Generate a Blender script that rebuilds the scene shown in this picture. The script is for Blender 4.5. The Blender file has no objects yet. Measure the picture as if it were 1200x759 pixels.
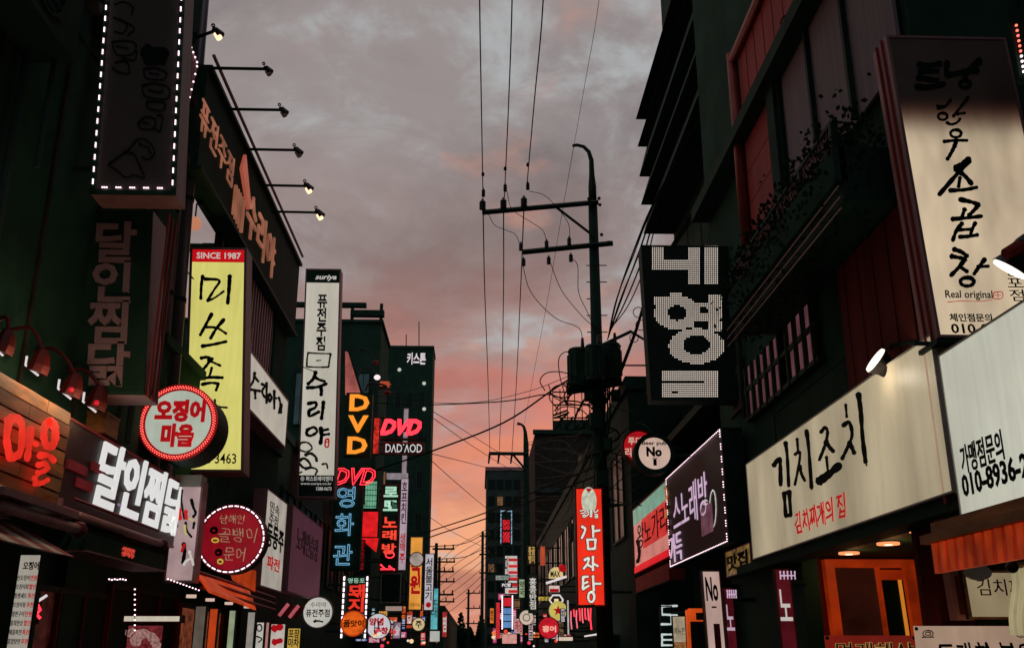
import bpy, math, random
from mathutils import Vector, Euler
S = bpy.context.scene; C = S.collection
random.seed(7)
# ------------------------------------------------------------ camera
CAM = Vector((0, 0, 1.6)); F = 1158.0
ROT = Euler((math.radians(90 + 18.4), 0, math.radians(-1.88)))
cd = bpy.data.cameras.new('camera'); cd.lens = 36 * F / 1200; cd.clip_start = .05; cd.clip_end = 3000
cam = bpy.data.objects.new('camera', cd); C.objects.link(cam); cam.location = CAM; cam.rotation_euler = ROT
S.camera = cam
S.view_settings.view_transform = 'Standard'; S.view_settings.look = 'None'
S.view_settings.exposure = 0; S.view_settings.gamma = 1
S.cycles.use_denoising = True; S.cycles.max_bounces = 5; S.cycles.sample_clamp_indirect = 4
RM = ROT.to_matrix()

def lin(c):
    return tuple((x / 255 / 12.92) if x / 255 <= .04045 else ((x / 255 + .055) / 1.055) ** 2.4 for x in c) + (1,)

# ------------------------------------------------------------ world: dusk sky with clouds
W = bpy.data.worlds.new('World'); S.world = W; W.use_nodes = True
nt = W.node_tree; nt.nodes.clear()
def N(t, **k):
    n = nt.nodes.new(t)
    for a, b in k.items(): setattr(n, a, b)
    return n
def L(a, b): nt.links.new(a, b)
def M(op, a, b=None, c=None, clamp=False):
    n = N('ShaderNodeMath', operation=op, use_clamp=clamp)
    for i, v in enumerate((a, b, c)):
        if v is None: continue
        if isinstance(v, (int, float)): n.inputs[i].default_value = v
        else: L(v, n.inputs[i])
    return n.outputs[0]
def ramp(fac, stops, interp='EASE'):
    n = N('ShaderNodeValToRGB'); n.color_ramp.interpolation = interp; e = n.color_ramp.elements
    while len(e) < len(stops): e.new(.5)
    for q, (p, col) in zip(e, stops): q.position = p; q.color = lin(col) if len(col) == 3 else col
    L(fac, n.inputs[0]); return n.outputs[0]
def mix(f, a, b, bt='MIX'):
    n = N('ShaderNodeMix', data_type='RGBA', blend_type=bt)
    if isinstance(f, (int, float)): n.inputs[0].default_value = f
    else: L(f, n.inputs[0])
    for i, v in ((6, a), (7, b)):
        if isinstance(v, tuple): n.inputs[i].default_value = v
        else: L(v, n.inputs[i])
    return n.outputs[2]
tc = N('ShaderNodeTexCoord'); sp = N('ShaderNodeSeparateXYZ'); L(tc.outputs['Generated'], sp.inputs[0])
dx, dy, dz = sp.outputs
den = M('ADD', M('MAXIMUM', dz, 0.0), .2)
cu = N('ShaderNodeCombineXYZ'); L(M('DIVIDE', dx, den), cu.inputs[0]); L(M('DIVIDE', dy, den), cu.inputs[1])
def noise(scale, det, rough, vec=None, dist=0, w=0):
    n = N('ShaderNodeTexNoise', noise_dimensions='4D'); n.inputs['Scale'].default_value = scale
    n.inputs['Detail'].default_value = det; n.inputs['Roughness'].default_value = rough
    n.inputs['Distortion'].default_value = dist; n.inputs['W'].default_value = w
    L(vec or cu.outputs[0], n.inputs['Vector']); return n.outputs[0]
n1 = noise(2.3, 9, .6, dist=.5, w=3.1); n2 = noise(6.5, 8, .62, dist=.4, w=1.7); n3 = noise(1.7, 6, .55, w=5.2)
zz = M('ADD', dz, M('MULTIPLY', M('SUBTRACT', n1, .5), .26))
warm = ramp(zz, [(0, (140, 102, 108)), (.045, (200, 128, 114)), (.11, (238, 164, 124)), (.17, (228, 138, 110)), (.235, (200, 124, 112)),
                 (.31, (164, 124, 117)), (.40, (144, 124, 120)), (.52, (132, 124, 124)), (1, (134, 132, 133))])
cool = ramp(dz, [(0, (96, 92, 106)), (.3, (110, 106, 118)), (.6, (126, 122, 132)), (1, (134, 131, 138))])
base = mix(M('MULTIPLY_ADD', dy, .8, .5, clamp=True), cool, warm)
cl = ramp(n1, [(.42, (0, 0, 0)), (.6, (255, 255, 255))]); cl2 = ramp(n2, [(.38, (0, 0, 0)), (.66, (255, 255, 255))])
cmask = M('MULTIPLY', M('ADD', M('MULTIPLY', cl, .72), M('MULTIPLY', cl2, .28)), ramp(dz, [(.05, (90, 90, 90)), (.3, (255, 255, 255))]))
shade = mix(M('MULTIPLY', ramp(n3, [(.42, (0, 0, 0)), (.6, (255, 255, 255))]), .62), base, (.6, .65, .7, 1), 'MULTIPLY')
lit = mix(M('MULTIPLY', cmask, .42), shade, lin((180, 168, 166)))
rosy = ramp(noise(3.3, 6, .55, w=9.4), [(.57, (0, 0, 0)), (.68, (255, 255, 255))])
lit = mix(M('MULTIPLY', rosy, .45), lit, lin((214, 148, 126)))
low = M('LESS_THAN', dz, -.01)
patch = M('MULTIPLY', ramp(n1, [(.53, (0, 0, 0)), (.64, (255, 255, 255))]), ramp(n2, [(.42, (0, 0, 0)), (.62, (255, 255, 255))]))
lit = mix(M('MULTIPLY', patch, .75), lit, lin((176, 182, 184)))
lit = mix(low, lit, lin((60, 56, 60)))
sky = N('ShaderNodeTexSky', sky_type='NISHITA', sun_disc=False); sky.sun_elevation = math.radians(2); sky.sun_rotation = math.radians(-8)
bg1 = N('ShaderNodeBackground'); L(sky.outputs[0], bg1.inputs[0]); bg1.inputs[1].default_value = .004
bg2 = N('ShaderNodeBackground'); L(lit, bg2.inputs[0]); bg2.inputs[1].default_value = 1.02
ad = N('ShaderNodeAddShader'); L(bg1.outputs[0], ad.inputs[0]); L(bg2.outputs[0], ad.inputs[1])
wo = N('ShaderNodeOutputWorld'); L(ad.outputs[0], wo.inputs[0])
sd = bpy.data.lights.new('sun', 'SUN'); sd.energy = .12; sd.angle = math.radians(14); sd.color = (1, .62, .5)
so = bpy.data.objects.new('sun', sd); C.objects.link(so); so.rotation_euler = Euler((math.radians(-86), 0, math.radians(8)))

# ------------------------------------------------------------ projection helpers
def ray(px, py):
    return (RM @ Vector(((px - 600) / F, -(py - 379.5) / F, -1))).normalized()
def at(axis, val, px, py):
    d = ray(px, py); return CAM + d * ((val - CAM[axis]) / d[axis])
AX = {'X': 0, 'Y': 1, 'Z': 2}

class Fr:
    """flat rectangle in the world: kind F faces the camera down the street, R on the right-hand frontage, L on the left-hand frontage"""
    def __init__(s, kind, c, xl, yt, xr, yb, yat=None, lean=0):
        s.kind = kind; s.ax = 1 if kind == 'F' else 0; s.c = c; s.u = Vector((0, 0, 1))
        xm, ym = (xl + xr) / 2, (yt + yb) / 2
        if kind == 'F':
            a, b = at(1, c, xl, ym), at(1, c, xr, ym); t, d = at(1, c, xm, yt), at(1, c, xm, yb)
            s.O = Vector((a.x, c, d.z)); s.W = b.x - a.x; s.H = t.z - d.z; s.r = Vector((1, 0, 0)); s.n = Vector((0, -1, 0))
        else:
            yat = xl if yat is None else yat
            t, d = at(0, c, yat, yt), at(0, c, yat, yb)
            k = (765 - ym) / (yat - 560 + 1e-6)
            a, b = at(0, c, xl, 765 - k * (xl - 560)), at(0, c, xr, 765 - k * (xr - 560))
            s.O = Vector((c, a.y, d.z)); s.W = abs(b.y - a.y); s.H = t.z - d.z
            s.r = Vector((0, -1 if kind == 'R' else 1, 0)); s.n = Vector((-1 if kind == 'R' else 1, 0, 0))
        s.k = lean
        if lean: s.u = Vector((lean, 0, 1)); s.O = s.O - Vector((lean * s.H / 2, 0, 0))
    def P(s, a, b, d=0): return s.O + s.r * (a * s.W) + s.u * (b * s.H) + s.n * d
    def st(s, px, py):
        q = at(s.ax, s.c, px, py) - s.O; return (q.dot(s.r) - getattr(s, 'k', 0) * q.z) / s.W, q.z / s.H
    def sub(s, a0, b0, a1, b1, d=0):
        g = Fr.__new__(Fr); g.__dict__.update(s.__dict__); g.O = s.P(a0, b0, d); g.W = s.W * (a1 - a0); g.H = s.H * (b1 - b0)
        g.c = g.O[s.ax]; return g
def FrW(kind, O, Wd, H):
    g = Fr.__new__(Fr); g.kind = kind; g.ax = 1 if kind == 'F' else 0; g.O = Vector(O); g.W = Wd; g.H = H; g.u = Vector((0, 0, 1)); g.c = g.O[g.ax]
    g.r = Vector({'F': (1, 0, 0), 'R': (0, -1, 0), 'L': (0, 1, 0)}[kind]); g.n = Vector({'F': (0, -1, 0), 'R': (-1, 0, 0), 'L': (1, 0, 0)}[kind]); return g

# ------------------------------------------------------------ objects
def tag(o, label=None, cat=None, group=None, kind=None):
    for k, v in (('label', label), ('category', cat), ('group', group), ('kind', kind)):
        if v: o[k] = v
    return o
def thing(name, loc, label, cat, group=None):
    o = bpy.data.objects.new(name, None); o.empty_display_size = .1; C.objects.link(o); o.location = loc
    return tag(o, label, cat, group)
def wloc(o):
    v = Vector(o.location)
    while o.parent: o = o.parent; v += Vector(o.location)
    return v
def place(name, me, parent, loc=(0, 0, 0)):
    o = bpy.data.objects.new(name, me); C.objects.link(o); o.parent = parent; o.location = loc; return o
def clone(root, loc, label=None, group=None):
    def cp(o, par):
        c = o.copy(); C.objects.link(c); c.parent = par
        for ch in o.children: cp(ch, c)
        return c
    c = cp(root, None); c.location = loc
    if label: c['label'] = label
    if group: c['group'] = group
    return c

class MB:
    def __init__(s): s.v = []; s.f = []
    def add(s, vs, fs):
        n = len(s.v); s.v += [tuple(v) for v in vs]; s.f += [tuple(i + n for i in f) for f in fs]; return s
    def hexa(s, p):  # 8 points: bottom 4, top 4
        return s.add(p, [(0, 3, 2, 1), (4, 5, 6, 7), (0, 1, 5, 4), (1, 2, 6, 5), (2, 3, 7, 6), (3, 0, 4, 7)])
    def box(s, x0, y0, z0, x1, y1, z1):
        return s.hexa([(x0, y0, z0), (x1, y0, z0), (x1, y1, z0), (x0, y1, z0), (x0, y0, z1), (x1, y0, z1), (x1, y1, z1), (x0, y1, z1)])
    def fb(s, f, a0, b0, a1, b1, d0, d1, m=False):
        if m: a0, a1, b0, b1 = a0 / f.W, a1 / f.W, b0 / f.H, b1 / f.H
        P = f.P
        return s.hexa([P(a0, b0, d1), P(a1, b0, d1), P(a1, b0, d0), P(a0, b0, d0), P(a0, b1, d1), P(a1, b1, d1), P(a1, b1, d0), P(a0, b1, d0)])
    def prism(s, poly, f, d0, d1):  # poly in (a,b) of frame f
        n = len(poly); vs = [f.P(a, b, d0) for a, b in poly] + [f.P(a, b, d1) for a, b in poly]
        return s.add(vs, [tuple(range(n))[::-1], tuple(range(n, 2 * n))] + [(i, (i + 1) % n, (i + 1) % n + n, i + n) for i in range(n)])
    def tube(s, pts, r, n=8, cap=True):
        pts = [Vector(p) for p in pts]; rs = r if isinstance(r, (list, tuple)) else [r] * len(pts); b = len(s.v)
        d0 = (pts[1] - pts[0]).normalized(); up = Vector((0, 0, 1)) if abs(d0.z) < .9 else Vector((1, 0, 0)); sx = d0.cross(up).normalized()
        for i, p in enumerate(pts):
            d = (pts[min(i + 1, len(pts) - 1)] - pts[max(i - 1, 0)]).normalized()
            sx = (sx - d * sx.dot(d)).normalized(); sy = d.cross(sx)
            for k in range(n):
                a = 2 * math.pi * k / n; s.v.append(tuple(p + (sx * math.cos(a) + sy * math.sin(a)) * rs[i]))
        for i in range(len(pts) - 1):
            for k in range(n):
                k2 = (k + 1) % n; s.f.append((b + i * n + k, b + i * n + k2, b + (i + 1) * n + k2, b + (i + 1) * n + k))
        if cap: s.f.append(tuple(range(b, b + n))[::-1]); s.f.append(tuple(range(b + (len(pts) - 1) * n, b + len(pts) * n)))
        return s
    def cyl(s, a, b, r, n=16, r2=None): return s.tube([a, b], [r, r if r2 is None else r2], n)
    def ring(s, f, ca, cb, ro, ri, d0, d1, n=40):  # annulus, metres about the point (ca, cb)
        c = f.P(ca, cb)
        def q(r, k, d): t = 2 * math.pi * k / n; return c + f.r * (r * math.cos(t)) + f.u * (r * math.sin(t)) + f.n * d
        for k in range(n):
            s.hexa([q(ro, k, d0), q(ro, k + 1, d0), q(ri, k + 1, d0), q(ri, k, d0), q(ro, k, d1), q(ro, k + 1, d1), q(ri, k + 1, d1), q(ri, k, d1)])
        return s
    def disc(s, f, ca, cb, r, d0, d1, n=40, ry=None):
        c = f.P(ca, cb); ry = ry or r
        vs = [c + f.r * (r * math.cos(2 * math.pi * k / n)) + f.u * (ry * math.sin(2 * math.pi * k / n)) + f.n * d for d in (d0, d1) for k in range(n)]
        return s.add(vs, [tuple(range(n))[::-1], tuple(range(n, 2 * n))] + [(i, (i + 1) % n, (i + 1) % n + n, i + n) for i in range(n)])
    def ball(s, c, r, n=10, m=7, sq=1):
        c = Vector(c); b = len(s.v)
        for j in range(m + 1):
            t = math.pi * j / m
            for k in range(n): a = 2 * math.pi * k / n; s.v.append(tuple(c + Vector((math.cos(a) * math.sin(t), math.sin(a) * math.sin(t), math.cos(t) * sq)) * r))
        for j in range(m):
            for k in range(n): k2 = (k + 1) % n; s.f.append((b + j * n + k, b + (j + 1) * n + k, b + (j + 1) * n + k2, b + j * n + k2))
        return s
    def build(s, name, mat, parent=None, smooth=False, kind=None):
        off = wloc(parent) if parent else Vector((0, 0, 0))
        me = bpy.data.meshes.new(name); me.from_pydata([tuple(Vector(v) - off) for v in s.v], [], s.f); me.update()
        if mat: me.materials.append(mat)
        if smooth: me.shade_smooth()
        o = place(name, me, parent)
        if kind: o['kind'] = kind
        return o

# ------------------------------------------------------------ materials
def mat(name, col, rough=.7, metal=0, var=.25, scale=4, bump=.15, emit=None, es=1, evar=0, escale=2, stretch=(1, 1, 1), spec=.4, col2=None):
    m = bpy.data.materials.new(name); m.use_nodes = True; t = m.node_tree; b = t.nodes['Principled BSDF']
    g = t.nodes.new('ShaderNodeNewGeometry'); mp = t.nodes.new('ShaderNodeMapping'); mp.inputs['Scale'].default_value = stretch
    t.links.new(g.outputs['Position'], mp.inputs[0])
    n = t.nodes.new('ShaderNodeTexNoise'); n.inputs['Scale'].default_value = scale; n.inputs['Detail'].default_value = 6; n.inputs['Roughness'].default_value = .62
    t.links.new(mp.outputs[0], n.inputs['Vector'])
    r = t.nodes.new('ShaderNodeValToRGB'); c = lin(col); r.color_ramp.elements[0].position = .3; r.color_ramp.elements[1].position = .72
    c2 = lin(col2) if col2 else tuple(x * (1 + var) for x in c[:3]) + (1,)
    r.color_ramp.elements[0].color = tuple(x * (1 - var) for x in c[:3]) + (1,); r.color_ramp.elements[1].color = c2
    t.links.new(n.outputs[0], r.inputs[0]); t.links.new(r.outputs[0], b.inputs['Base Color'])
    b.inputs['Roughness'].default_value = rough; b.inputs['Metallic'].default_value = metal; b.inputs['Specular IOR Level'].default_value = spec
    if bump:
        bm = t.nodes.new('ShaderNodeBump'); bm.inputs['Strength'].default_value = bump; bm.inputs['Distance'].default_value = .01
        n2 = t.nodes.new('ShaderNodeTexNoise'); n2.inputs['Scale'].default_value = scale * 9; n2.inputs['Detail'].default_value = 4
        t.links.new(mp.outputs[0], n2.inputs['Vector']); t.links.new(n2.outputs[0], bm.inputs['Height']); t.links.new(bm.outputs[0], b.inputs['Normal'])
    if emit:
        b.inputs['Emission Strength'].default_value = es
        if evar and evar >= .08:
            st_ = t.nodes.new('ShaderNodeTexNoise'); st_.inputs['Scale'].default_value = 14; st_.inputs['Detail'].default_value = 5; mp2 = t.nodes.new('ShaderNodeMapping'); mp2.inputs['Scale'].default_value = (1.5, 1.5, .12)
            t.links.new(g.outputs['Position'], mp2.inputs[0]); t.links.new(mp2.outputs[0], st_.inputs['Vector']); mr_ = t.nodes.new('ShaderNodeMapRange'); mr_.inputs[1].default_value = .35; mr_.inputs[2].default_value = .62; mr_.inputs[3].default_value = es * .93; mr_.inputs[4].default_value = es * 1.02
            t.links.new(st_.outputs[0], mr_.inputs[0]); t.links.new(mr_.outputs[0], b.inputs['Emission Strength'])
        if evar:
            r2 = t.nodes.new('ShaderNodeValToRGB'); e = lin(emit); n3 = t.nodes.new('ShaderNodeTexNoise'); n3.inputs['Scale'].default_value = escale
            n3.inputs['Detail'].default_value = 7; t.links.new(mp.outputs[0], n3.inputs['Vector']); t.links.new(n3.outputs[0], r2.inputs[0])
            r2.color_ramp.elements[0].position = .32; r2.color_ramp.elements[1].position = .68
            r2.color_ramp.elements[0].color = tuple(x * (1 - evar) for x in e[:3]) + (1,); r2.color_ramp.elements[1].color = tuple(x * (1 + evar * .5) for x in e[:3]) + (1,)
            t.links.new(r2.outputs[0], b.inputs['Emission Color'])
        else: b.inputs['Emission Color'].default_value = lin(emit)
    return m
def small(m): m.cycles.emission_sampling = 'NONE'; return m
K = {}
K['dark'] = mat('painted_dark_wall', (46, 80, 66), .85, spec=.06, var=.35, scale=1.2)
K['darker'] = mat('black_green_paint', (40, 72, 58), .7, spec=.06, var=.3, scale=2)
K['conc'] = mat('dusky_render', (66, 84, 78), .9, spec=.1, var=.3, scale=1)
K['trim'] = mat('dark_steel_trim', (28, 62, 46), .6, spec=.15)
K['mauve'] = mat('weathered_mauve_metal', (168, 128, 130), .5, .2, var=.2, stretch=(1, 1, .2), scale=6)
K['pipe'] = mat('grey_duct_metal', (130, 122, 130), .38, .5, var=.15, stretch=(1, 1, .15), scale=5)
K['redclad'] = mat('oxide_red_cladding', (168, 62, 56), .6, spec=.15, var=.22, scale=3, stretch=(1, 1, .3))
K['redwood'] = mat('dark_red_planks', (110, 46, 40), .75, spec=.1, var=.35, scale=3, stretch=(1, 1, .12))
K['wood'] = mat('warm_wood', (170, 116, 66), .6, var=.7, scale=5, stretch=(1, .3, 2))
K['glass'] = mat('dim_window_glass', (22, 46, 40), .35, var=.1, bump=0, spec=.12)
K['curtain'] = mat('grey_curtain', (150, 140, 146), .8, var=.2, scale=9, stretch=(1, 4, .1))
K['black'] = mat('black_lettering', (14, 36, 26), .7, spec=.08, bump=0)
K['wire'] = mat('cable_rubber', (22, 50, 36), .7, spec=.05, bump=0)
K['steel'] = mat('weathered_pole_concrete', (34, 62, 50), .8, spec=.1, var=.25)
K['asphalt'] = mat('asphalt', (62, 62, 64), .8, var=.3, scale=8, bump=.5)
K['pave'] = mat('pavement_concrete', (110, 106, 100), .85, var=.2, scale=5)
K['kerb'] = mat('kerb_stone', (130, 128, 124), .8)
K['paint'] = mat('road_paint', (205, 202, 195), .7)
K['soil'] = mat('ground_soil', (58, 56, 50), .95)
K['leaf'] = mat('ivy_leaves', (34, 62, 40), .8, spec=.05, var=.5, scale=12)
K['ceram'] = mat('insulator_ceramic', (40, 38, 38), .3, bump=0)
K['redpaint'] = mat('red_painted_metal', (150, 30, 26), .45, .1)
K['orangepaint'] = mat('orange_painted_wood', (200, 88, 34), .55, var=.2, scale=5)
K['lampblk'] = mat('lamp_shell_dark', (46, 42, 40), .4, .3)
K['lampred'] = mat('lamp_shell_red_brown', (96, 34, 32), .4, .3)
K['panelw'] = mat('unlit_white_panel', (198, 194, 184), .6, var=.12)
def E(name, col, es=1, evar=.12, escale=2.5, base=None, samp=True, stretch=(1, 1, 1)):
    k = 'E' + name
    if k not in K:
        K[k] = mat(name, base or tuple(int(c * .6) for c in col), .45, var=.08, bump=0, emit=col, es=es, evar=evar, escale=escale, stretch=stretch)
        if not samp: small(K[k])
    return K[k]
LED = E('white_led', (255, 214, 226), 2.6, 0, samp=False); LEDR = E('red_led', (255, 96, 84), 3, 0, samp=False)
NR = E('red_neon', (255, 44, 58), 2.8, 0, samp=False); NB = E('blue_neon', (120, 178, 214), 1.1, 0, samp=False); NO = E('orange_neon', (255, 150, 46), 1.1, .1, samp=False)
NW = E('white_lit_letters', (226, 214, 216), .95, .1, samp=False); NG = E('green_white_letters', (180, 228, 200), .9, .1, samp=False)
WHITE = small(mat('white_lettering', (214, 208, 204), .6, bump=0, emit=(200, 196, 190), es=.8)); REDL = mat('red_lettering', (190, 20, 26), .55, bump=0, emit=(200, 20, 28), es=.55)

# ------------------------------------------------------------ lettering
_tc = {}
def glyphs(body, bold, sp, lsp, neon, italic):
    k = (body, bold, sp, lsp, neon, italic)
    if k in _tc: return _tc[k]
    c = bpy.data.curves.new('lettering', 'FONT'); c.body = body; c.size = 1; c.resolution_u = 2; c.align_x = 'CENTER'
    c.space_character = sp; c.space_line = lsp; c.shear = italic
    if neon: c.fill_mode = 'NONE'; c.bevel_depth = neon; c.bevel_resolution = 1; c.offset = bold
    else: c.extrude = .5; c.offset = bold
    o = bpy.data.objects.new('lettering', c); C.objects.link(o)
    dg = bpy.context.evaluated_depsgraph_get()
    m = bpy.data.meshes.new_from_object(o.evaluated_get(dg))
    vs = [v.co.copy() for v in m.vertices]; fs = [tuple(p.vertices) for p in m.polygons]
    bpy.data.objects.remove(o); bpy.data.curves.remove(c); bpy.data.meshes.remove(m)
    x0, x1 = min(v.x for v in vs), max(v.x for v in vs); y0, y1 = min(v.y for v in vs), max(v.y for v in vs)
    _tc[k] = (vs, fs, x0, x1, y0, y1); return _tc[k]
def text(par, f, body, a0, b0, a1, b1, m, bold=.02, d=.004, th=.004, vert=False, sp=1, lsp=.95, neon=0, italic=0, flip=False, name='lettering', turn=False, wob=0):
    if vert: body = '\n'.join(body)
    vs, fs, x0, x1, y0, y1 = glyphs(body, bold, sp, lsp, neon, italic)
    out = []
    for v in vs:
        s = (v.x - x0) / (x1 - x0); t = (v.y - y0) / (y1 - y0)
        if wob: s += wob * math.sin(t * 9 + s * 5) * .01; t += wob * math.sin(s * 17) * .012
        if flip: t = 1 - t
        if turn: s, t = 1 - t, s
        z = (v.z / neon * th) if neon else (v.z + .5) * th
        out.append(f.P(a0 + (a1 - a0) * s, b0 + (b1 - b0) * t, d + z))
    if flip: fs = [q[::-1] for q in fs]
    mb = MB(); mb.v = [tuple(p) for p in out]; mb.f = fs
    return mb.build(name, m, par)
def ribbon(mb, f, pts, w, d, i=0, n=5):
    """one brush stroke: its outline is worked out on the photograph grid and laid on the plane of f"""
    q = [Vector(p) for p in pts]; P = []
    e = [q[0] * 2 - q[1]] + q + [q[-1] * 2 - q[-2]]
    for k in range(1, len(e) - 2):
        for j in range(n):
            t = j / n; p0, p1, p2, p3 = e[k - 1:k + 3]
            P.append(.5 * ((2 * p1) + (p2 - p0) * t + (2 * p0 - 5 * p1 + 4 * p2 - p3) * t * t + (3 * p1 - p0 - 3 * p2 + p3) * t ** 3))
    P.append(e[-2])
    hw = w * .72; d0 = (P[1] - P[0]).normalized(); d1 = (P[-1] - P[-2]).normalized(); m = len(P)
    prof = [(P[0] - d0 * hw * .7, .35), (P[0] - d0 * hw * .3, .8)]
    for k, p in enumerate(P): prof.append((p, 1 - .2 * math.sin(math.pi * k / (m - 1)) + .09 * math.sin(k * 2.1 + i) + .07 * math.sin(k * 5.3 + i * 2) + .22 * (.5 - k / m)))
    prof += [(P[-1] + d1 * hw * .3, .75), (P[-1] + d1 * hw * .7, .3)]
    vs = []
    for k, (p, sc) in enumerate(prof):
        a = prof[max(k - 1, 0)][0]; b = prof[min(k + 1, len(prof) - 1)][0]; t = (b - a).normalized(); nn = Vector((-t.y, t.x)) * hw * sc
        for h in (p + nn, p - nn): vs.append(f.P(*f.st(h.x, h.y), d + i * .0004))
    mb.add(vs, [(2 * k + 1, 2 * k, 2 * k + 2, 2 * k + 3) for k in range(len(prof) - 1)])
def strokes(par, f, x0, y0, s, data, m, name='lettering', d=.006):
    """data: 'w x,y x,y ...;' in a magnified crop with origin (x0, y0) and scale s"""
    mb = MB()
    for i, st in enumerate(q for q in data.split(';') if q.strip()):
        t = st.split(); w = float(t[0]); pts = [tuple(map(float, p.split(','))) for p in t[1:]]
        ribbon(mb, f, [(x0 + a / s, y0 + b / s) for a, b in pts], w / s, d, i)
    return mb.build(name, m, par)
def oval(cx, cy, rx, ry, w, n=9):
    return '%g ' % w + ' '.join('%g,%g' % (cx + rx * math.cos(-1.6 + 2 * math.pi * k / n), cy + ry * math.sin(-1.6 + 2 * math.pi * k / n)) for k in range(n + 1)) + ';'
def leds(par, pts, size, m, n, name='led_string', seg=2):
    mb = MB(); r = size / 2
    for p in pts:
        p = Vector(p); mb.box(p.x - r, p.y - r, p.z - r, p.x + r, p.y + r, p.z + r)
    return mb.build(name, m, par)

# ------------------------------------------------------------ sign builders
XL, XR = -3.25, 3.25
def sign(name, label, f, face, depth=.2, fr='trim', trim=.025, cat='sign', group=None, bracket=True, cab='trim', nofront=False):
    t = thing(name, f.P(.5, 0), label, cat, group)
    MB().fb(f, 0, 0, 1, 1, -depth, -.012).build('cabinet', K[cab], t)
    a, b = trim / f.W, trim / f.H
    MB().fb(f, a * .6, b * .6, 1 - a * .6, 1 - b * .6, -.012, 0).build('face_panel', face, t)
    mb = MB(); mb.fb(f, 0, 0, 1, b, -.012, .008); mb.fb(f, 0, 1 - b, 1, 1, -.012, .008); mb.fb(f, 0, b, a, 1 - b, -.012, .007); mb.fb(f, 1 - a, b, 1, 1 - b, -.012, .007)
    mb.build('frame', K[fr], t)
    if bracket and f.kind == 'F':
        left = f.P(.5, .5).x < 0
        for b_ in (.12, .86):
            p = f.P(.5, b_, -depth * .5); e = Vector(((XL if left else XR), p.y, p.z)); q = f.P(0 if left else 1, b_, -depth * .5)
            if (left and q.x - .02 > e.x) or (not left and q.x + .02 < e.x): MB().cyl(e, q, .025, 8).build('bracket', K['trim'], t)
            else: MB().cyl(f.P(.5, b_, -depth), f.P(.5, b_, -depth - .12), .02, 6).build('bracket', K['trim'], t)
    return t
def round_sign(name, label, cx, cy, rpx, Y, face, depth=.2, rim='trim', rimm=None, group=None, rw=.1, cat='sign'):
    c = at(1, Y, cx, cy); r = rpx / F * (c - CAM).length * .985; f = FrW('F', (c.x - r, Y, c.z - r), 2 * r, 2 * r)
    t = thing(name, c, label, cat, group)
    MB().disc(f, .5, .5, r, -depth, -.012).build('cabinet', K['trim'], t, smooth=False)
    MB().disc(f, .5, .5, r * (1 - rw * .5), -.012, 0).build('face_panel', face, t)
    MB().ring(f, .5, .5, r * 1.01, r * (1 - rw), -.012, .012).build('rim', rimm or K[rim], t)
    left = c.x < 0; p = c + Vector((0, depth * .6, 0)); e = Vector((XL if left else XR, p.y, p.z))
    if abs(e.x) > abs(p.x): MB().cyl(e, p + Vector((-r if left else r, 0, 0)) * .9, .02, 8).build('bracket', K['trim'], t)
    return t, f, r

# ============================================================ SETTING
def struct(name, mb, m): return tag(mb.build(name, m), kind='structure')
struct('ground', MB().add([(-600, -300, -.13), (600, -300, -.13), (600, 1500, -.13), (-600, 1500, -.13)], [(0, 1, 2, 3)]), K['soil'])
struct('road', MB().box(-2.2, -30, -.125, 2.2, 160, 0), K['asphalt'])
struct('pavement', MB().box(-3.6, -30, -.125, -2.32, 160, .12).box(2.32, -30, -.125, 3.6, 160, .12), K['pave'])
kb = MB()
for i in range(60):
    for x in (-2.32, 2.2): kb.box(x, -20 + i * 3, -.12, x + .12, -17.02 + i * 3, .13)
struct('kerb', kb, K['kerb'])
pm = MB()
for i in range(30): pm.box(-.06, -10 + i * 5, .001, .06, -7.5 + i * 5, .004)
struct('road_marking', pm, K['paint'])

def windows(par, f, cols, rows, m0, m1, wf=.7, hf=.6, rec=.1, frame='trim', lit=(), pane=None):
    """grid of windows on face f between height fractions m0..m1; the frame and pane meshes are shared"""
    cw, ch = f.W / cols, f.H * (m1 - m0) / rows; w, h = cw * wf, ch * hf; z = wloc(par)
    g = FrW(f.kind, (0, 0, 0), w, h); b = .05
    a = MB(); a.fb(g, 0, 0, 1, b / h, -.02, .05); a.fb(g, 0, 1 - b / h, 1, 1, -.02, .05); a.fb(g, 0, b / h, b / w, 1 - b / h, -.02, .045); a.fb(g, 1 - b / w, b / h, 1, 1 - b / h, -.02, .045); a.fb(g, .48, b / h, .52, 1 - b / h, -.02, .04)
    p = MB().fb(g, b / w, b / h, 1 - b / w, 1 - b / h, .004, .018)
    fm = bpy.data.meshes.new('window'); fm.from_pydata(a.v, [], a.f); fm.materials.append(K[frame])
    gm = bpy.data.meshes.new('pane'); gm.from_pydata(p.v, [], p.f); gm.materials.append(pane or K['glass'])
    for i in range(cols):
        for j in range(rows):
            q = f.O + f.r * (cw * (i + .5) - w / 2) + f.u * (f.H * m0 + ch * (j + .5) - h / 2) - z
            wn = place('window', fm, par, q); pn = place('pane', gm, wn)
            if (i, j) in lit:
                g2 = gm.copy(); g2.materials[0] = E('dim_window_light', (120, 84, 56), .8, .4, 3, samp=False); pn.data = g2
def building(label, x0, x1, y0, y1, z0, z1, m, parapet=.35):
    t = thing('building', ((x0 + x1) / 2, y0, 0), label, 'building')
    MB().box(x0, y0, z0, x1, y1, z1).build('wall', m, t)
    if parapet:
        s = 1 if x0 > -1 else -1
        mb = MB(); mb.box(x0 - .06, y0 - .06, z1, x1 + .06, y0 + .12, z1 + parapet); mb.box(x0 - .06, y0 + .12, z1, x0 + .12, y1, z1 + parapet); mb.box(x1 - .12, y0 + .12, z1, x1 + .06, y1, z1 + parapet)
        mb.build('parapet', m, t)
    return t
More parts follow.
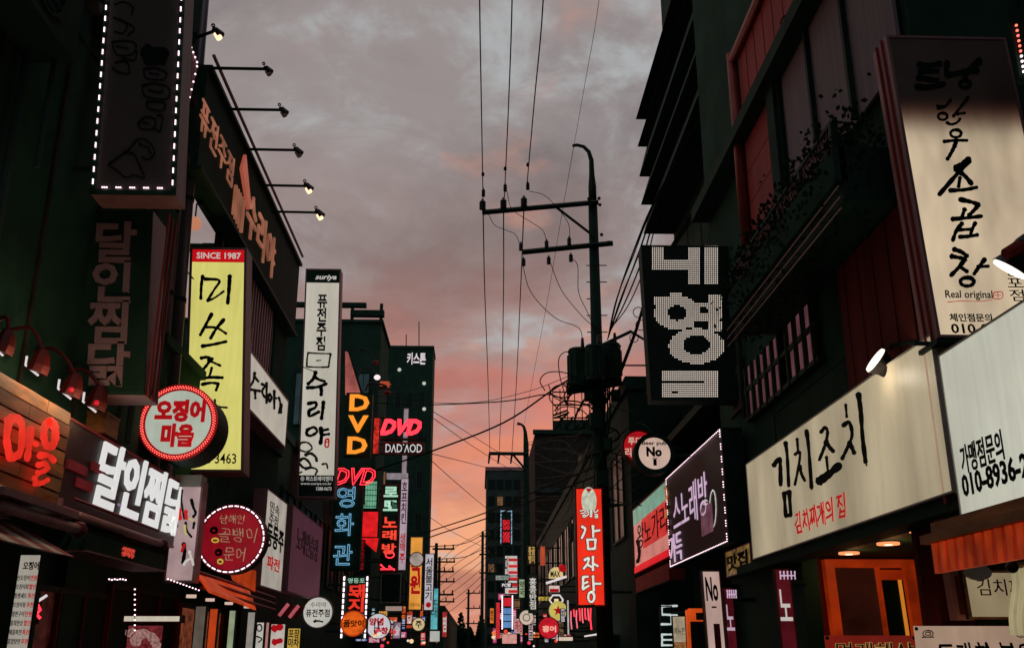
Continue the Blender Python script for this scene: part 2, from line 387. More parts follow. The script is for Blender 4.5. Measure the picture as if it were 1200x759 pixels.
def face(kind, c, a0, a1, z0, z1):
    if kind == 'F': return FrW('F', (a0, c, z0), a1 - a0, z1 - z0)
    if kind == 'R': return FrW('R', (c, a1, z0), a1 - a0, z1 - z0)
    return FrW('L', (c, a0, z0), a1 - a0, z1 - z0)

# --- left row
YB = at(0, XL, 341, 345).y; print('YB', YB)
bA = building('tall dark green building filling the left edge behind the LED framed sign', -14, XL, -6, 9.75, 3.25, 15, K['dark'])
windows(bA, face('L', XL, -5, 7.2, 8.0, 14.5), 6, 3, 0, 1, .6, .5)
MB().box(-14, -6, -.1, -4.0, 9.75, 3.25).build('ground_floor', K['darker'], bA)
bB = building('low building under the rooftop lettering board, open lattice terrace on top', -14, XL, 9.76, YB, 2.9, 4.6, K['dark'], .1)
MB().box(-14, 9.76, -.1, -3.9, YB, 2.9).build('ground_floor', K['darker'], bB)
# roof frame under the board
fr = MB()
zt = at(0, XL, 340, 300).z; zb = at(0, XL, 230, 215).z
for y in (11.6, 12.5, 13.6, 14.8): fr.box(XL - .12, y, 4.6, XL - .02, y + .1, zt)
for z in (6.6, 7.2): fr.box(XL - .1, 10.7, z, XL - .04, YB - .1, z + .05)
for y in (11.6, 14.2): fr.box(-9, y, zt - .5, XL - .12, y + .1, zt - .4)
fr.build('terrace_frame', K['trim'], bB)
MB().box(XL - 1.3, YB - .95, 4.6, XL - .01, YB, zt - .05).build('stair_tower', K['dark'], bB)
sl = MB().box(0, 0, 0, .03, .05, zb - 4.8); sm = bpy.data.meshes.new('slat'); sm.from_pydata(sl.v, [], sl.f); sm.materials.append(K['mauve'])
for i in range(14): place('slat', sm, bB, Vector((XL + .0, 12.4 + i * .16, 4.75)) - wloc(bB))
bC = building('dark mid block with steel roof frame behind the white vertical sign', -14, XL, 30.7, 33.5, -.1, at(1, 30.7, 400, 378).z, K['dark'], .1)
windows(bC, face('F', 30.7, -6.2, XL, 7.5, 11.0), 3, 1, 0, 1, .45, .5, pane=E('blue_dim_pane', (44, 62, 66), .6, .3, samp=False))
bG = building('long low dark row between the mid block and the black tower', -14, XL, 33.6, 69.8, -.1, 5.6, K['darker'], .2)
windows(bG, face('L', XL, 34, 69, 2.5, 5.4), 12, 1, 0, 1, .6, .5)
rf = MB(); z0 = at(1, 30.7, 400, 378).z
for x in (-6.4, -5.2, -4.3, -3.35): rf.box(x, 30.9, z0, x + .1, 31.0, z0 + .75)
rf.box(-6.4, 30.85, z0 + .62, -3.8, 31.05, z0 + .76); rf.box(-4.3, 30.84, z0 + .3, -3.2, 31.06, z0 + .5); rf.box(-5.6, 31.2, z0, -4.9, 32, z0 + .5)
rf.build('roof_frame', K['trim'], bC)
bD = building('low dark building behind the lower left signs', -14, XL - .4, YB + .02, 30.65, -.1, 5.4, K['darker'], .15)
windows(bD, face('L', XL - .4, 18, 30, 2.6, 5), 6, 1, 0, 1, .7, .6)
zk = at(1, 70, 465, 408).z; xk = at(1, 70, 504, 550).x
bK = building('tall black tower with small white lettering high on its face', -14, xk, 70, 73, -.1, zk, K['darker'], .2)
windows(bK, face('F', 70, -9, xk - .3, 3, zk - 2.5), 6, 6, 0, 1, .55, .45, pane=K['glass'], frame='conc', lit=((4, 1), (2, 3), (5, 0)))
ante = MB().cyl((at(1, 71, 476, 405)), at(1, 71, 476, 392), .04, 6).cyl(at(1, 71, 491, 406), at(1, 71, 491, 377), .04, 6)
ante.build('antenna', K['wire'], bK)
fk = Fr('F', 69.97, 477, 413, 499, 427)
text(bK, fk, '키스톤', 0, 0, 1, 1, WHITE if 0 else NW, .03)
for i, (px, py) in enumerate(((468, 433), (497, 449), (497, 479))): MB().ball(at(1, 69.8, px, py), .14, 6, 4).build('lamp', E('small_wall_lamp', (190, 190, 180), 1, 0, samp=False), bK)
bE = building('far low left building beside the cyan sign', -14, -3.0, 90, 150, -.1, 5.2, K['darker'])
# --- right row
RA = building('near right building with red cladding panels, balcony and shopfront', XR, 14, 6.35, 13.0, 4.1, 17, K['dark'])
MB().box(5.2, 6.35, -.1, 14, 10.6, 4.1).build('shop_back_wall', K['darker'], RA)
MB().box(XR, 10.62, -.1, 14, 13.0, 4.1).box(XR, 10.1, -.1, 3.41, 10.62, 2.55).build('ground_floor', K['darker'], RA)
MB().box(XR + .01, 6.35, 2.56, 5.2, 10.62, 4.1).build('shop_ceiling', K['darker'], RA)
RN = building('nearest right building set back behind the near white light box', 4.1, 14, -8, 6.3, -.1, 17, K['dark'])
RB = thing('building', (6, 13.1, 0), 'black stepped louvre facade rising beside the utility pole', 'building')
MB().box(4.45, 13.1, -.1, 14, 21, 24).build('wall', K['darker'], RB)
pr = [((862, -250), (745, 140), (757, 140))]
pr += [((757, 140), (747, 172), (758, 172)), ((758, 172), (749, 207), (761, 207)), ((761, 207), (751, 240), (764, 240)), ((764, 240), (754, 274), (768, 274))]
for i, (a, b, c) in enumerate(pr):
    A, B, D = (at(1, 21, *q) for q in (a, b, c)); g = FrW('F', (0, 0, 0), 1, 1); xi = 4.6
    g.O = Vector((0, 21, 0))
    MB().prism([(A.x, A.z), (B.x, B.z), (xi, B.z), (xi, A.z)], g, 0, 7.9).build('louvre_fin', K['darker'], RB)
for z in (3.6, 5.4, 6.9):
    MB().box(3.6, 13.1, z, 4.44, 20.9, z + .14).build('ledge', K['trim'], RB)
windows(RB, face('R', 4.44, 13.4, 20.8, 3.8, 6.8), 4, 1, 0, 1, .8, .5)
zr = at(1, 57, 667, 509).z
K['soot'] = mat('sooty_brown_render', (60, 58, 52), .9, spec=.05, var=.4)
RC = building('dark block with flat roof behind the red vertical restaurant sign', 3.2, 14, 57, 75, -.1, zr, K['soot'], .0)
MB().box(5, 60, zr, 8, 63, zr + 1.6).build('roof_hut', K['soot'], RC); MB().cyl((10, 59, zr), (10, 59, zr + 1.4), .7, 14).build('water_tank', K['conc'], RC)
windows(RC, face('F', 57, 5.5, 13.8, 8, zr - .6), 5, 2, 0, 1, .8, .62, pane=mat('faintly_lit_brown_pane', (70, 52, 46), .3, emit=(60, 42, 34), es=.6, evar=.6))
MB().box(3.1, 56.8, zr, 14, 57.1, zr + .25).build('cornice', K['trim'], RC)
MB().box(3.15, 56.9, zr - 3.4, 14, 57, zr - 3.15).build('floor_band', K['conc'], RC)
RD = thing('building', (4, 100, 0), 'far grey glass tower standing over the neon signs at the bend', 'building')
xd0, xd1 = at(1, 100, 570, 600).x, at(1, 100, 640, 600).x; zd = at(1, 100, 590, 551).z
MB().box(xd0, 100, -.1, xd1 + 4, 112, zd).build('wall', K['conc'], RD)
windows(RD, face('F', 100, xd0 + .1, xd1, 2, zd - .6), 7, 10, 0, 1, .8, .6, lit=((1, 8), (4, 6), (0, 4), (3, 2), (5, 3)))
MB().box(xd0 - .15, 99.9, zd, xd1 + 4, 112, zd + .35).build('roof_edge', K['mauve'], RD)
RE = building('row of low dark shops between pole and red sign', XR + .05, 14, 21.4, 56.6, -.1, 7.2, K['darker'], .3)
windows(RE, face('R', XR + .05, 22, 56, 3.2, 7), 12, 1, 0, 1, .7, .55)
bh = MB(); random.seed(3)
for i in range(16):
    x = -30 + i * 4; bh.box(x, 230 + random.random() * 30, -.1, x + 3.9, 262, 5 + random.random() * 4)
tag(bh.build('distant_houses', K['darker']), kind='stuff')
random.seed(5); lf = MB()
for i in range(2600):
    t = random.random(); x = -7 + 8 * t; y = 150 + random.random() * 6; z = random.random() ** .7 * (5.4 + 1.1 * math.sin(x * 1.9) + .8 * math.sin(x * 4.3)); s = .25
    v = Vector((x, y, z)); a = Vector((random.uniform(-1, 1), random.uniform(-1, 1), random.uniform(-1, 1))).normalized() * s; b = a.cross(Vector((random.random(), random.random(), random.random() + .1))).normalized() * s
    lf.add([v - a, v + b, v + a, v - b], [(0, 1, 2, 3)])
tw = thing('tree', (-3, 153, 0), 'dark bushy tree closing the far end of the street', 'tree'); lf.build('crown', K['leaf'], tw, kind='stuff')
MB().cyl((-3, 153, 0), (-3, 153, 4), .3, 8, .15).build('trunk', K['wood'], tw)

# --- RA facade details
UX = lambda c, kind='R': FrW(kind, (c, 0, 0), 1, 1)
def pts_on(c, pp, kind='R'):
    g = UX(c, kind); return g, [g.st(x, y) for x, y in pp]
def horiz(c, px, py, px2, r, name, m, par, sq=False, c2=None):
    """beam along the street at the height of the pixel (px, py), ending at the distance of px2"""
    A = at(0, c, px, py); k = (765 - py) / (px - 560); B = at(0, c, px2, 765 - k * (px2 - 560)); B.z = A.z
    lo, hi = min(A.y, B.y), max(A.y, B.y)
    if sq: return MB().box(c - r, lo, A.z - r, c + r, hi, A.z + r).build(name, m, par)
    return MB().cyl((c, lo, A.z), (c, hi, A.z), r, 10).build(name, m, par)
rust = mat('rust_red_pipe', (150, 66, 54), .45, .2, var=.25)
yp = at(0, 3.12, 866, 170).y; z1 = at(0, 3.12, 864, 58).z; zB = at(0, 3.12, 862, 168).z; z3 = at(0, 3.12, 878, 288).z
MB().cyl((3.12, yp, z3), (3.12, yp, z1 + .1), .07, 12).build('downpipe', rust, RA, smooth=True)
MB().cyl((3.12, yp, z1), (3.12, 6.5, z1), .06, 12).build('edge_pipe', rust, RA, smooth=True)
MB().box(3.0, 6, zB - .12, 3.24, 12.9, zB + .05).build('floor_beam', K['darker'], RA)
y = yp - .12
while y > 8.2:
    MB().box(3.16, y - .335, zB + .08, 3.22, y - .012, z1 + .0).build('cladding_panel', K['redclad'], RA); y -= .35
for i in range(4):
    h = (zB - .15 - z3 + .3) / 4
    MB().box(3.16, yp - 1.15, z3 - .3 + h * i + .012, 3.22, yp - .1, z3 - .3 + h * (i + 1)).build('cladding_panel', K['redclad'], RA)
MB().box(3.1, yp - 1.45, z3 - .4, 3.24, yp - 1.2, zB - .12).build('post', K['darker'], RA)
MB().box(3.19, yp - 4.2, z3 - .2, 3.22, yp - 1.5, zB - .13).build('curtain', K['curtain'], RA)
for k in range(3): MB().box(3.14, yp - 1.5 - .92 * k, z3 - .2, 3.19, yp - 1.45 - .92 * k, zB - .13).build('mullion', K['trim'], RA)
# balcony
zr1 = at(0, 2.75, 930, 209).z; zb0 = at(0, 3.2, 925, 376).z
print('balcony', zr1, zb0, 'beam', zB, z1, z3, 'boards', zt, zb, 'key', zk, 'rc', zr)
MB().box(2.75, 6.75, zb0, 3.24, 10.1, zb0 + .45).build('balcony_slab', K['darker'], RA)
MB().box(2.7, 6.75, zb0 + .45, 2.8, 10.1, zr1 - .55).build('balcony_parapet', K['dark'], RA)
MB().box(2.73, 6.75, zr1 - .03, 2.77, 10.1, zr1).build('balcony_rail', K['trim'], RA)
wm = MB()
for i in range(47):
    y = 6.8 + i * .063
    wm.hexa([(2.745, y, zr1 - .55), (2.755, y, zr1 - .55), (2.755, y + .008, zr1 - .55), (2.745, y + .008, zr1 - .55), (2.745, y + .3, zr1 - .03), (2.755, y + .3, zr1 - .03), (2.755, y + .308, zr1 - .03), (2.745, y + .308, zr1 - .03)])
    wm.hexa([(2.742, y + .3, zr1 - .55), (2.75, y + .3, zr1 - .55), (2.75, y + .308, zr1 - .55), (2.742, y + .308, zr1 - .55), (2.742, y, zr1 - .03), (2.75, y, zr1 - .03), (2.75, y + .008, zr1 - .03), (2.742, y + .008, zr1 - .03)])
tag(wm.build('balcony_mesh', K['mauve'], RA), kind='stuff')
for i in range(5):
    MB().box(2.72, 6.78 + i * .8, zr1 - .56, 2.78, 6.83 + i * .8, zr1 - .03).build('baluster', K['trim'], RA)
for k in range(3):
    a, b = at(0, 2.66, 999 + 5 * k, 197 + 9 * k), at(0, 2.66, 915, 322)
    MB().tube([(2.66, 6.6, a.z), (2.66, 10.1, a.z)], .006, 5).build('conduit', K['mauve'], RA)
random.seed(11)
for gy, gl in ((9.9, 'farthest small'), (9.3, 'second farthest'), (8.7, 'middle'), (8.0, 'second nearest'), (7.2, 'nearest')):
    iv = MB(); pot = thing('potted_plant', (2.9, gy, zr1 - .5), gl + ' leafy plant on the right balcony behind the mesh railing', 'plant', 'plants along the right balcony railing')
    for i in range(1900):
        v = Vector((2.86 + random.gauss(0, .09), gy + random.gauss(0, .28), zr1 - .3 + random.gauss(0, .2))); s = random.uniform(.018, .036)
        a = Vector((random.uniform(-1, 1), random.uniform(-1, 1), random.uniform(-1, 1))).normalized() * s; b = a.cross(Vector((random.random(), 1, random.random()))).normalized() * s * .6
        iv.add([v - a, v + b, v + a, v - b], [(0, 1, 2, 3)])
    iv.build('foliage', K['leaf'], pot, kind='stuff'); MB().cyl((2.97, gy, zb0 + .46), (2.97, gy, zb0 + .72), .1, 12, .13).build('pot', K['conc'], pot)
# strip windows under the balcony
fw = Fr('R', 3.2, 877, 375, 956, 470, 905)
zl, zh = at(0, 3.2, 900, 470).z, zb0 - .02
y1, y0 = at(0, 3.2, 875, 430).y, at(0, 3.2, 956, 400).y
redpane = E('red_lit_curtain_strip', (120, 74, 82), .55, .6, 9, samp=False, stretch=(1, 3, .4))
n = 9
for i in range(n):
    w = (y1 - y0) / n
    if i in (3,): continue
    MB().box(3.2, y0 + i * w + .03, zl, 3.215, y0 + (i + 1) * w - .03, zh).build('blind_slat', redpane, RA)
for i in range(n + 1): MB().box(3.16, y0 + i * w - .02, zl - .05, 3.235, y0 + i * w + .02, zh).build('mullion', K['trim'], RA)
for z in (zl - .05, (zl + zh) / 2): MB().box(3.17, y0 - .1, z, 3.24, y1 + .1, z + .05).build('transom', K['trim'], RA)
y1, y0 = at(0, 3.2, 985, 330).y, at(0, 3.2, 1090, 330).y; nz = at(0, 3.2, 1000, 470).z
k = 0; y = y1
while y > 6.5:
    MB().box(3.17 + .008 * (k % 2), y - .15, nz - .2, 3.22, y - .008, zb0 - .02).build('wall_plank', K['redwood'], RA); y -= .155; k += 1
# diagonal grille at the far end of the near right frontage
gr = thing('steel_grille', (3.0, 12.2, 5), 'slanted steel bar grille under the rusty downpipe', 'grille')
for i in range(12):
    a = at(1, 12.2, 862 + i * 2.6, 398 - i * 2); b = at(1, 12.2, 875 + i * 2.6, 320 - i * 1.2)
    MB().cyl(a, b, .011, 5).build('bar', K['mauve'], gr)
for yy in (292, 345, 398): MB().cyl(at(1, 12.15, 858, yy), at(1, 12.15, 896, yy + 4), .03, 6).build('rail', K['wire'], gr)
MB().fb(Fr('F', 12.25, 876, 322, 893, 352), 0, 0, 1, 1, -.05, 0).build('red_plate', K['redclad'], gr)

# ============================================================ UTILITY POLE
def path(pp, n=6):
    P = [at(1, Y, x, y) for x, y, Y in pp]
    if len(P) == 2:
        a, b = P; return [a.lerp(b, t / 16) - Vector((0, 0, 4 * .004 * (b - a).length * (t / 16) * (1 - t / 16))) for t in range(17)]
    e = [P[0] * 2 - P[1]] + P + [P[-1] * 2 - P[-2]]; out = []
    for k in range(1, len(e) - 2):
        for j in range(n):
            t = j / n; p0, p1, p2, p3 = e[k - 1:k + 3]
            out.append(.5 * ((2 * p1) + (p2 - p0) * t + (2 * p0 - 5 * p1 + 4 * p2 - p3) * t * t + (3 * p1 - p0 - 3 * p2 + p3) * t ** 3))
    return out + [e[-2]]
PY = 22; base = at(1, PY, 706, 640); pxx = base.x; zc = at(1, PY, 697, 236).z
up = thing('utility_pole', (pxx, PY, 0), 'near tall utility pole with hooked top, two crossarms and transformer drums', 'utility pole')
MB().cyl((pxx, PY, 0), (pxx, PY, zc), .19, 16, .11).build('pole', K['steel'], up, smooth=True)
hk = [(pxx, PY, zc), (pxx, PY, zc + .4)] + [tuple(at(1, PY, x, y)) for x, y in ((693.5, 205), (693, 188), (690, 178), (684, 172), (676, 170), (671, 171))]
MB().tube(hk, [.1, .1, .07, .06, .05, .045, .04, .04], 10).build('hooked_top', K['trim'], up, smooth=True)
def arm(x0, y0_, x1, y1_, r, name='crossarm'):
    a, b = at(1, PY - .16, x0, y0_), at(1, PY - .16, x1, y1_); MB().tube([a, b], r, 4).build(name, K['trim'], up)
arm(565, 249, 701, 237, .07); arm(612, 295.5, 718, 285, .07); arm(652, 243, 695, 276, .035, 'arm_brace')
for x, y_ in ((690, 233), (702, 232.5), (692, 240), (703, 240), (693, 275), (705, 275), (713, 284)): MB().ball(at(1, PY - .2, x, y_), .045, 6, 4).build('bolt', K['trim'], up)
for i in range(9):
    yy = 311 + i * 19.5; s = -1 if i % 2 else 1; xx = 699 + (yy - 311) * .012
    for q in (-1, 1):
        if i % 3 == 2 and q == s: continue
        MB().cyl(at(1, PY, xx, yy), at(1, PY, xx + q * 12, yy), .014, 5).build('climbing_step', K['trim'], up)
def insul(x, y_, h=7, r=.075):
    c = at(1, PY - .16, x, y_); hh = h / F * 23; mb = MB()
    for k in range(4): mb.cyl(c + Vector((0, 0, -hh / 2 + hh * k / 4)), c + Vector((0, 0, -hh / 2 + hh * (k + .8) / 4)), r, 10, r * .7)
    mb.cyl(c - Vector((0, 0, hh * .6)), c + Vector((0, 0, hh * .7)), r * .35, 8); mb.build('insulator', K['ceram'], up)
for x, y_ in ((565.5, 240), (590, 238.5), (614, 236.5)): insul(x, y_, 11, .085)
for x, y_ in ((566.5, 226), (592, 220), (618.5, 218)): insul(x, y_, 9, .05)
for x, y_ in ((610.5, 289), (640.5, 286), (667, 282.5), (613.5, 307), (643, 305), (669, 302)): insul(x, y_, 9, .055)
for x, y_ in ((566, 204), (592, 197.5), (618.5, 193)): insul(x, y_, 4, .04)
def drum(cx, yt, yb, r, dy=0, n=18):
    a, b = at(1, PY + dy, cx, yb), at(1, PY + dy, cx, yt); a.x = b.x = (a.x + b.x) / 2
    d = MB().cyl(a, b, r, n).build('transformer', K['trim'], up)
    MB().cyl(b, b + Vector((0, 0, .07)), r * 1.06, n, r * .85).build('lid', K['darker'], d) if 0 else None
    m = MB().cyl(b, b + Vector((0, 0, .06)), r * 1.07, n, r * .9)
    for k in range(10): t = 6.283 * k / 10; m.cyl(a + Vector((math.cos(t) * r, math.sin(t) * r, .1)), Vector((a.x + math.cos(t) * r, a.y + math.sin(t) * r, b.z - .1)), .03, 5)
    m.build('cooling_fin', K['darker'], up)
    m = MB().cyl(b + Vector((r * .4, -.1, .06)), b + Vector((r * .4, -.1, .3)), .05, 8, .03); m.build('bushing', K['ceram'], up)
drum(678, 412, 453, .235, -.1); drum(697, 408, 446, .22, -.42); drum(716, 406, 445, .235, -.1)
arm(664, 458, 728, 447, .1, 'platform_beam'); arm(664, 450, 728, 440, .05, 'platform_beam')
arm(704, 405, 740, 388, .04, 'stay_arm'); arm(739, 388, 757, 399, .03, 'stay_arm')
for yy in (472, 503, 533, 590): zz2 = at(1, PY, 704, yy).z; MB().cyl((pxx, PY, zz2), (pxx, PY, zz2 + .12), .2, 14).build('strap_band', K['trim'], up)

def cable(pp, r, label, group=None, n=6, name='power_cable'):
    mb = MB().tube(path(pp, n), r, 5); o = mb.build(name, K['wire']); o['label'] = label; o['category'] = 'cable'
    if group: o['group'] = group
    return o
hv = 'high voltage lines overhead'
cable([(560, -330, 7.5), (562, 0, 13.8), (564, 120, 17.5), (566, 232, 22)], .013, 'leftmost of three overhead power lines running up to the near pole', hv)
cable([(604, -330, 7.5), (600, 0, 13.8), (596, 120, 17.5), (591, 232, 22)], .013, 'middle of three overhead power lines running up to the near pole', hv)
cable([(648, -330, 7.5), (636.5, 0, 13.8), (626, 120, 17.5), (617, 222, 22)], .013, 'rightmost of three overhead power lines running up to the near pole', hv)
cable([(728, -250, 8), (702, 0, 13.8), (686, 95, 17), (673, 168, 22)], .005, 'thin line rising from the hooked pole top to upper right', hv)
cable([(673, 168, 22), (656, 265, 27), (640, 360, 33), (622, 455, 42), (614, 498, 55)], .007, 'thin slanting line from hooked pole top to the far lamp pole', hv)
cable([(566, 243, 22), (568, 340, 30), (572, 450, 42), (574, 529, 55)], .017, 'left power line hanging between the two poles', hv)
cable([(590, 243, 22), (590, 340, 30), (588, 450, 42), (585, 531, 55)], .017, 'middle power line hanging between the two poles', hv)
cable([(614, 241, 22), (610, 340, 30), (605, 450, 42), (600, 529, 55)], .017, 'right power line hanging between the two poles', hv)
J = 'jumper wires on the near pole'
cable([(572, 250, 21.8), (580, 264, 21.8), (594, 270, 21.8), (604, 275, 21.8), (610, 288, 21.8)], .008, 'jumper wire curving from left end of the upper crossarm', J)
cable([(594, 224, 21.8), (600, 245, 21.8), (622, 260, 21.8), (636, 270, 21.8), (641, 285, 21.8)], .008, 'jumper wire from middle insulator down to the lower crossarm', J)
cable([(620, 224, 21.8), (638, 229, 21.8), (654, 245, 21.8), (666, 262, 21.8), (668, 283, 21.8)], .008, 'jumper wire from right insulator down to the lower crossarm', J)
cable([(612, 308, 21.8), (622, 342, 21.8), (650, 372, 21.8), (678, 384, 21.8), (683, 402, 21.8)], .009, 'jumper wire looping from lower crossarm tip to the left drum', J)
cable([(645, 308, 21.8), (658, 340, 21.8), (680, 368, 21.8), (697, 384, 21.8)], .009, 'jumper wire from centre of lower crossarm to the pole', J)
cable([(670, 302, 21.8), (677, 312, 21.8), (678, 342, 21.8), (688, 365, 21.8), (698, 387, 21.8)], .009, 'jumper wire dropping from inner insulator of lower crossarm', J)
B = 'cable bundle from the pole to the right buildings'
for i, (d, o) in enumerate(((0, 0), (4, 2), (7, -3), (10, 3), (14, 6), (2, -5))):
    cable([(712 + d * .3, 398 - d, 22), (722 + d, 352 + o, 20.5), (742 + d, 300 + o * 2, 19), (768 + d * .6, 236 + o, 17), (830 + d, 120, 14.5), (905 + d, -30, 12)], .013 + .004 * (i % 2),
          'black cable of the upper bundle sweeping from the near pole up past the louvres', B)
for i, d in enumerate((0, 3, 6)):
    cable([(712, 470 - d, 21.8), (724, 440 + d, 21), (745, 385 + d, 19), (768, 320 + d, 16.5), (858 + d, 175, 11.8), (900 + d, 92, 9.6), (955 + d, -20, 8.2)], .016, 'black cable of the lower bundle passing in front of the dotted LED sign', B)
for x, y_, Y, r in ((748, 366, 18.4, 6), (751, 381, 18.2, 6), (743, 396, 18.9, 5), (924, 27, 8.6, 9), (893, 96, 9.6, 7)):
    cable([(x + r * math.cos(a * .8), y_ + r * math.sin(a * .8), Y) for a in range(9)], .009, 'small coil of spare cable tied to the lower bundle', 'cable coils', 3, 'cable_coil')
H = 'cables crossing the street'
cable([(698, 425, 22), (650, 455, 22.5), (590, 495, 23), (504, 529, 24), (436, 552, 24.5), (390, 572, 25)], .022, 'thick black cable slanting from the transformers to the left neon signs', H)
cable([(664, 470, 22), (640, 462, 23), (590, 470, 25), (504, 474, 28), (440, 472, 30)], .016, 'level cable crossing from the pole towards the orange vertical letters', H)
cable([(668, 440, 22), (620, 458, 24), (560, 471, 26), (504, 471, 28), (430, 462, 30)], .008, 'thin cable running just above the level cable', H)
cable([(702, 545, 22), (640, 570, 26), (570, 600, 32), (504, 622, 36), (455, 640, 38)], .022, 'upper of the paired thick low cables over the street', H)
cable([(702, 556, 22), (640, 580, 26), (570, 607, 32), (504, 629, 36), (455, 650, 38)], .022, 'lower of the paired thick low cables over the street', H)
T = 'thin service wires over the street'
for k, (pp, lb) in enumerate(((((504, 480, 30), (545, 505, 38), (600, 540, 50), (616, 553, 55)), 'uppermost thin wire falling right to the far lamp pole'),
        (((504, 487, 30), (550, 520, 38), (590, 545, 50), (616, 560, 55)), 'second thin wire falling right to the far lamp pole'),
        (((504, 531, 30), (545, 541, 38), (575, 548, 46), (616, 552, 55)), 'nearly level thin wire ending at the far lamp pole'),
        (((504, 538, 30), (540, 570, 36), (575, 598, 46), (616, 622, 55)), 'thin wire falling across the orange sky'),
        (((504, 606, 40), (540, 628, 50), (600, 655, 70), (640, 668, 80)), 'low thin wire left of the far tower'),
        (((504, 640, 40), (545, 636, 50), (580, 620, 60), (640, 600, 75)), 'low thin wire rising to the right'),
        (((504, 655, 40), (545, 652, 50), (580, 640, 60), (640, 640, 75)), 'lowest thin wire across the pink horizon'),
        (((730, 428, 22), (745, 428, 21), (762, 428, 20)), 'short level wire from pole to dotted sign'))):
    cable(pp, .012 if k < 5 else .02, lb, T)
cable([(214, 312, 10.8), (250, 352, 12), (300, 394, 14), (345, 425, 17), (403, 449, 24)], .009, 'thin wire drooping across the yellow sign to the orange letters')
random.seed(21)
for i in range(16):
    a = random.uniform(440, 560); b = random.uniform(520, 640)
    cable([(710, a, 22), (690 - 12 * random.random(), (a + b) / 2 + 14, 27), (655, b - 20 + 30 * random.random(), 38), (617, b - 6, 55)], .012, 'sagging service cable among the tangle running from near pole to far lamp pole', 'tangled service cables')
for i in range(8):
    cable([(617, 555 + 6 * i, 55), (600, 590 + 5 * i, 60), (570, 620 + 8 * i, 66), (535, 640 + 10 * i, 74), (514, 660 + 9 * i, 80)], .018, 'sagging far cable above the end of the street', 'far cables at street end')
# far poles
p2 = thing('lamp_pole', (at(1, 55, 617, 640).x, 55, 0), 'far utility pole with curved lamp top beside the low tower', 'utility pole')
x2 = at(1, 55, 617, 640).x; z2 = at(1, 55, 616, 520).z
MB().cyl((x2, 55, 0), (x2, 55, z2), .26, 12, .15).build('pole', K['steel'], p2)
MB().tube([(x2, 55, z2)] + [tuple(at(1, 55, x, y)) for x, y in ((615.5, 506), (614, 500), (611, 497), (606, 496))], [.15, .1, .08, .07, .09], 8).build('hooked_top', K['trim'], p2)
MB().tube([at(1, 54.8, 573, 531), at(1, 54.8, 619, 531.5)], .1, 4).build('crossarm', K['trim'], p2)
MB().tube([at(1, 54.8, 600, 531), at(1, 54.8, 616, 550)], .06, 4).build('arm_brace', K['trim'], p2)
for x in (574, 585, 600): MB().cyl(at(1, 54.8, x, 531), at(1, 54.8, x - 1.5, 543), .08, 6, .05).build('insulator', K['ceram'], p2)
for i, (x, yt, Y, lb) in enumerate(((514, 652, 90, 'distant pole with crossarm left of the street end'), (510, 636, 78, 'distant pole nearest the white vertical sign'), (565, 622, 95, 'distant pole against the tower edge'), (549, 690, 120, 'smallest distant pole above the tree'))):
    b = at(1, Y, x, 700); q = thing('utility_pole', (b.x, Y, 0), lb, 'utility pole'); zt2 = at(1, Y, x, yt).z
    MB().cyl((b.x, Y, 0), (b.x, Y, zt2), .18, 8, .12).build('pole', K['steel'], q)
    for k in range(3):
        h = zt2 - .5 - 1.7 * k; MB().box(b.x - .3, Y - .1, h, b.x + 1.4, Y + .1, h + .13).build('crossarm', K['trim'], q)
        mb = MB()
        for s in (0, .65, 1.3): mb.cyl((b.x + s, Y, h + .1), (b.x + s, Y, h + .4), .06, 5)
        mb.build('insulator', K['ceram'], q)
# roof billboard frame on the dark block
bf = thing('rooftop_billboard', (at(1, 57.5, 677, 505).x, 57.5, zr + .25), 'bare scaffold billboard frame on the flat roof behind the transformer', 'billboard frame')
fb_ = Fr('F', 57.5, 648, 456, 708, 508)
for i in range(8): MB().fb(fb_, i / 7 - .008, 0, i / 7 + .008, 1, -.08, .0).build('post', K['wire'], bf)
for j in range(4): MB().fb(fb_, 0, .05 + j * .29, 1, .075 + j * .29, -.02, .06).build('rail', K['wire'], bf)
MB().fb(fb_, 0, 0, 1, .3, -.2, -.12).build('back_panel', K['conc'], bf)
random.seed(9)
for i in range(14):
    x, y_ = random.random() * .9, random.random() * .8; MB().tube([fb_.P(x, y_, .04), fb_.P(min(x + random.uniform(.05, .3), 1), min(y_ + random.uniform(.1, .3), 1), .04)], .06, 4).build('strut', K['wire'], bf)

